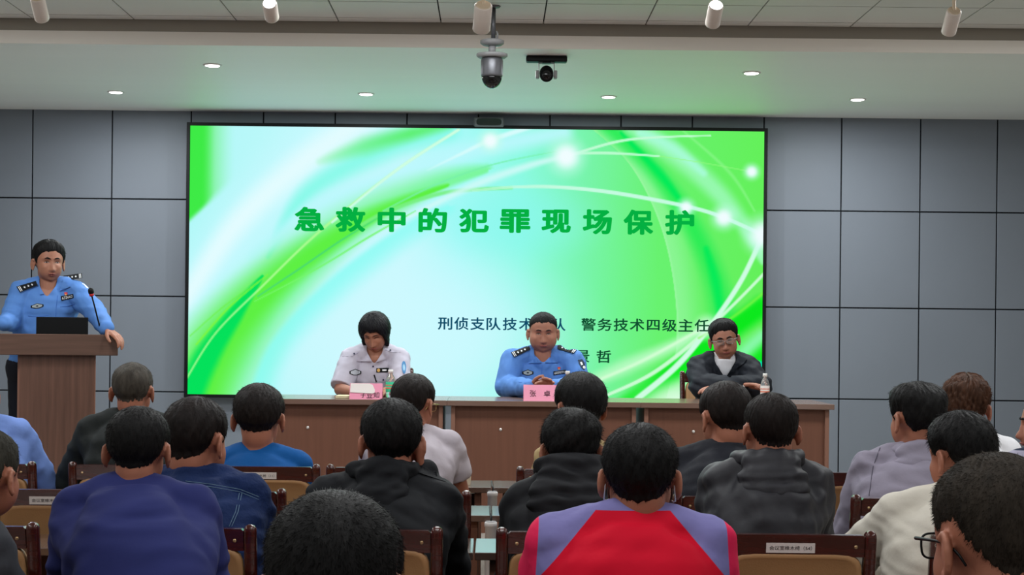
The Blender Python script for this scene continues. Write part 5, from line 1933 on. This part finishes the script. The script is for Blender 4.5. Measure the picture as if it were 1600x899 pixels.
def officer():
    Y = 9.92
    L, R = at(828, 606, 9.56), at(868, 606, 9.56)
    p = Person('heavy-set person in light blue police shirt seated in the middle of the long table', at(849, 488, Y), 1.04, yaw=math.pi, pitch=0.12, hip=(at(849, 600, 10.05).x, 10.05), sw=0.185, th=0.014, floor=STAGE_Z, bulk=1.2, fat=1.2, jaw=1.02,
               arms=((at(905, 604, 9.88), R), (at(791, 604, 9.88), L)), vox=0.0042, seed=23, skin='skin_face_warm', skin_c=(160, 108, 88), hair_top=0.008, ears=0.95,
               hand_kw=[dict(d=(-1, -0.35, 0.05), n=(0, 0.3, -1), l=(0, -0.4, 1), curl=0.4), dict(d=(1, -0.25, 0.25), n=(0, 0.3, -1), l=(0, -0.4, 1), curl=0.4)])
    p.top('shirt', UNI, sr=(0.07, 0.062, 0.046), amp=0.005, vox=0.006, cut=vcut(p, 0.05, 0.05))
    p.bottoms(NAVY)
    p.hair(HB, top=0.008, side=0.002, nape=-0.048, strands=900, length=0.007, line=[0.063, 0.062, 0.058, 0.052, 0.036, 0.016, 0.02, 0.03, 0.03, 0.0, -0.04, -0.06, -0.06])
    p.face(eye_open=0.0032, brow_th=0.003)
    bv = bvh_of([p.shirt])
    patch(p, bv, 'collar', [(829, 546), (836, 556), (846, 567), (826, 568)], [(-1, -1), (0.2, -0.7), (1, 1), (-1, 1)], UNI, 0.010, rings=5, thick=0.006)
    patch(p, bv, 'collar', [(862, 556), (869, 546), (872, 567), (852, 567)], [(-0.2, -0.7), (1, -1), (1, 1), (-1, 1)], UNI, 0.010, rings=5, thick=0.006)
    boards(p, bv, [(798.5, 550.5), (826, 540), (829, 546), (803.5, 558.5)], ((-0.35, 0.05, 0.45), (-0.88, -0.72)))
    boards(p, bv, [(902, 545.5), (872, 538), (871, 545), (896.5, 552.5)], ((-0.3, 0.1, 0.5), (-0.88, -0.72)))
    badge_set(p, bv, [(816, 577.5), (833.5, 577.5), (833.5, 588), (816, 588)], [(864.5, 580.5), (884, 578), (884.5, 583.5), (865, 587)], '600096', (873.5, 576, 2.3))
    o = patch(p, bv, 'sleeve_badge', [(902, 563), (911, 561), (917, 577), (910, 580)], 'shield', mat('navy_badge', rgb(28, 44, 66), 0.6, 0.3), 0.004, 'dark shield badge with silver marks')
    patch(p, bv, 'badge_mark', [(905, 565), (909, 564), (913, 571), (908, 573)], 'rect', SILV, 0.0055, None, o, scale=0.6)
    patch(p, bv, 'badge_mark', [(910, 572), (914, 571), (916, 576), (911, 577)], 'ellipse', SILV, 0.0055, None, o, scale=0.9)
    st = mat('blue_seam', rgb(70, 112, 190), 0.8, 0.1)
    seam(p, bv, 'placket', [(847, 571), (846, 585), (846, 594)], st, 0.0015)
    seam(p, bv, 'pocket_edge', [(810, 597), (820, 599), (834, 598)], st, 0.0015)


def woman():
    Y = 9.92
    L, R = at(553, 613, 9.58), at(600, 613, 9.58)
    p = Person('person with bobbed black hair in white uniform shirt, looking down at the long table', at(586, 487.5, Y), 0.98, yaw=math.pi, hyaw=-0.2, pitch=0.5, roll=0.06, hip=(at(578, 600, 10.05).x, 10.05), sw=0.148, th=0.012, floor=STAGE_Z, bulk=0.95,
               arms=((at(623, 607, 9.85), R), (at(532, 609, 9.85), L)), vox=0.0042, seed=24, skin='skin_face', skin_c=(162, 110, 88), hair_top=0.018, ears=0, fat=0.94)
    ws = cloth_mat('white_uniform', (188, 184, 198), 0.75, 0.2)
    p.top('shirt', ws, sleeve=0.93, sr=(0.064, 0.056, 0.04), amp=0.004, vox=0.006, cut=vcut(p, 0.075, 0.045))
    p.bottoms(NAVY)
    line = [0.045, 0.042, 0.02, 0.0, -0.045, -0.075, -0.085, -0.09, -0.095, -0.1, -0.1, -0.1, -0.1]
    p.hair(hair_mat('hair_blue_black', (20, 19, 26), 0.35), top=0.02, side=0.02, nape=-0.1, line=line, strands=1400, length=0.024, lift=0.08, extra_r=lambda P: 0.012 * smooth01((-P[:, 2] - 0.01) / 0.05) * smooth01((np.abs(P[:, 0]) - 0.03) / 0.03))
    p.face(eye_open=0.0022, brow_th=0.0024)
    bv = bvh_of([p.shirt])
    patch(p, bv, 'collar', [(561, 542), (572, 548), (581, 565), (558, 565)], [(-0.6, -1), (0.3, -0.6), (1, 1), (-1, 1)], ws, 0.010, rings=5, thick=0.006)
    patch(p, bv, 'collar', [(590, 552), (604, 541), (604, 561), (586, 567)], [(-0.2, -0.6), (0.6, -1), (1, 1), (-1, 1)], ws, 0.010, rings=5, thick=0.006)
    dk = mat('dark_button', rgb(60, 60, 84), 0.5, 0.3)
    st = mat('white_seam', rgb(168, 164, 180), 0.8, 0.1)
    seam(p, bv, 'shoulder_strap', [(535, 557), (550, 557.5), (560, 551)], st, 0.002)
    seam(p, bv, 'shoulder_strap', [(602, 547), (612, 551), (626, 551)], st, 0.002)
    for x, y in ((553.5, 553), (610, 547.5), (583, 573), (599, 594)):
        patch(p, bv, 'button', [(x - 1.5, y - 1.5), (x + 1.5, y - 1.5), (x + 1.5, y + 1.5), (x - 1.5, y + 1.5)], 'ellipse', dk, 0.005, rings=2)
    q = [(546, 576.5), (564.5, 576.5), (564.5, 588), (546, 588)]
    o = patch(p, bv, 'chest_emblem', q, 'hex', BOARD, 0.004, 'black outlined hexagonal chest emblem')
    patch(p, bv, 'emblem_field', q, 'hex', mat('pale_emblem', rgb(190, 196, 204), 0.6, 0.3), 0.0052, None, o, scale=0.78)
    q = [(588, 575.5), (607.5, 575), (607.5, 582), (588, 582.5)]
    o = patch(p, bv, 'name_plate', q, 'rect', BOARD, 0.004, 'black chest plate with a gold ring')
    patch(p, bv, 'gold_ring', [(589, 576.3), (594, 576.3), (594, 581.7), (589, 581.7)], 'ellipse', GOLD, 0.0055, None, o, rings=2)
    patch(p, bv, 'plate_mark', [(596, 577), (605.5, 577), (605.5, 580.5), (596, 580.5)], 'rect', SILV, 0.0055, None, o, rings=2, scale=0.7)
    q = [(627, 564.5), (634.5, 564), (635, 584), (628.5, 585)]
    o = patch(p, bv, 'sleeve_badge', q, 'ellipse', mat('badge_blue', rgb(70, 130, 180), 0.6, 0.3), 0.004, 'blue oval sleeve badge')
    patch(p, bv, 'badge_field', q, 'ellipse', mat('badge_pale', rgb(150, 190, 214), 0.6, 0.3), 0.0052, None, o, scale=0.5)
    seam(p, bv, 'pen', [(584.5, 586), (586, 590), (588, 597)], M_BLACK, 0.004, 0.004)
    seam(p, bv, 'pocket_edge', [(587, 595), (598, 597), (606, 596)], st, 0.0015)


def suited():
    Y = 9.92
    p = Person('person in an open black jacket over a white shirt, arms folded at the table end', at(1132, 497.5, Y), 1.0, yaw=math.pi, hyaw=-0.08, pitch=0.12, roll=0.16, hip=(at(1139, 600, 10.05).x, 10.05), sw=0.145, th=0.026, floor=STAGE_Z,
               arms=((at(1186, 604, 9.82), at(1130, 606, 9.72)), (at(1097, 604, 9.82), at(1158, 602, 9.66))), vox=0.0042, seed=25, skin='skin_face_warm', skin_c=(160, 108, 88), hair_top=0.02, fat=1.06)
    p.top('white_shirt', cloth_mat('white_tee', (206, 206, 212), 0.8, 0.2), th=0.013, sleeve=0.6, collar=CREW, vox=0.006, amp=0.001)
    jk = cloth_mat('black_jacket_cloth', (26, 30, 38), 0.7, 0.25)
    p.top('jacket', jk, sr=(0.064, 0.06, 0.048), amp=0.005, vox=0.006, cut=vcut(p, 0.098, 0.062))
    p.bottoms(DARKT)
    p.hair(HB, top=0.022, side=0.006, nape=-0.048, strands=1200, length=0.014, lift=0.25)
    p.face(eye_open=0.003, brow_th=0.0042)
    p.glasses(mat('thin_silver', rgb(180, 180, 184), 0.3, 0.5, metal=0.7), 0.0011, 0.023, 0.015)
    bv = bvh_of([p.shirt])
    patch(p, bv, 'collar', [(1112, 552), (1124, 556), (1141, 585), (1120, 575)], [(-1, -1), (0.6, -0.9), (1, 1), (0, 0.7)], jk, 0.012, rings=5, thick=0.008)
    patch(p, bv, 'collar', [(1156, 547), (1168, 558), (1164, 572), (1141, 585)], [(-0.8, -1), (1, -0.6), (0.6, 0.4), (-1, 1)], jk, 0.012, rings=5, thick=0.008)
    patch(p, bv, 'zip_pull', [(1161, 602), (1164, 604), (1163, 607), (1160, 606)], 'rect', SILV, 0.006, rings=2)


row_c(); row_b(); row_a(); row_near(); speaker(); officer(); woman(); suited()
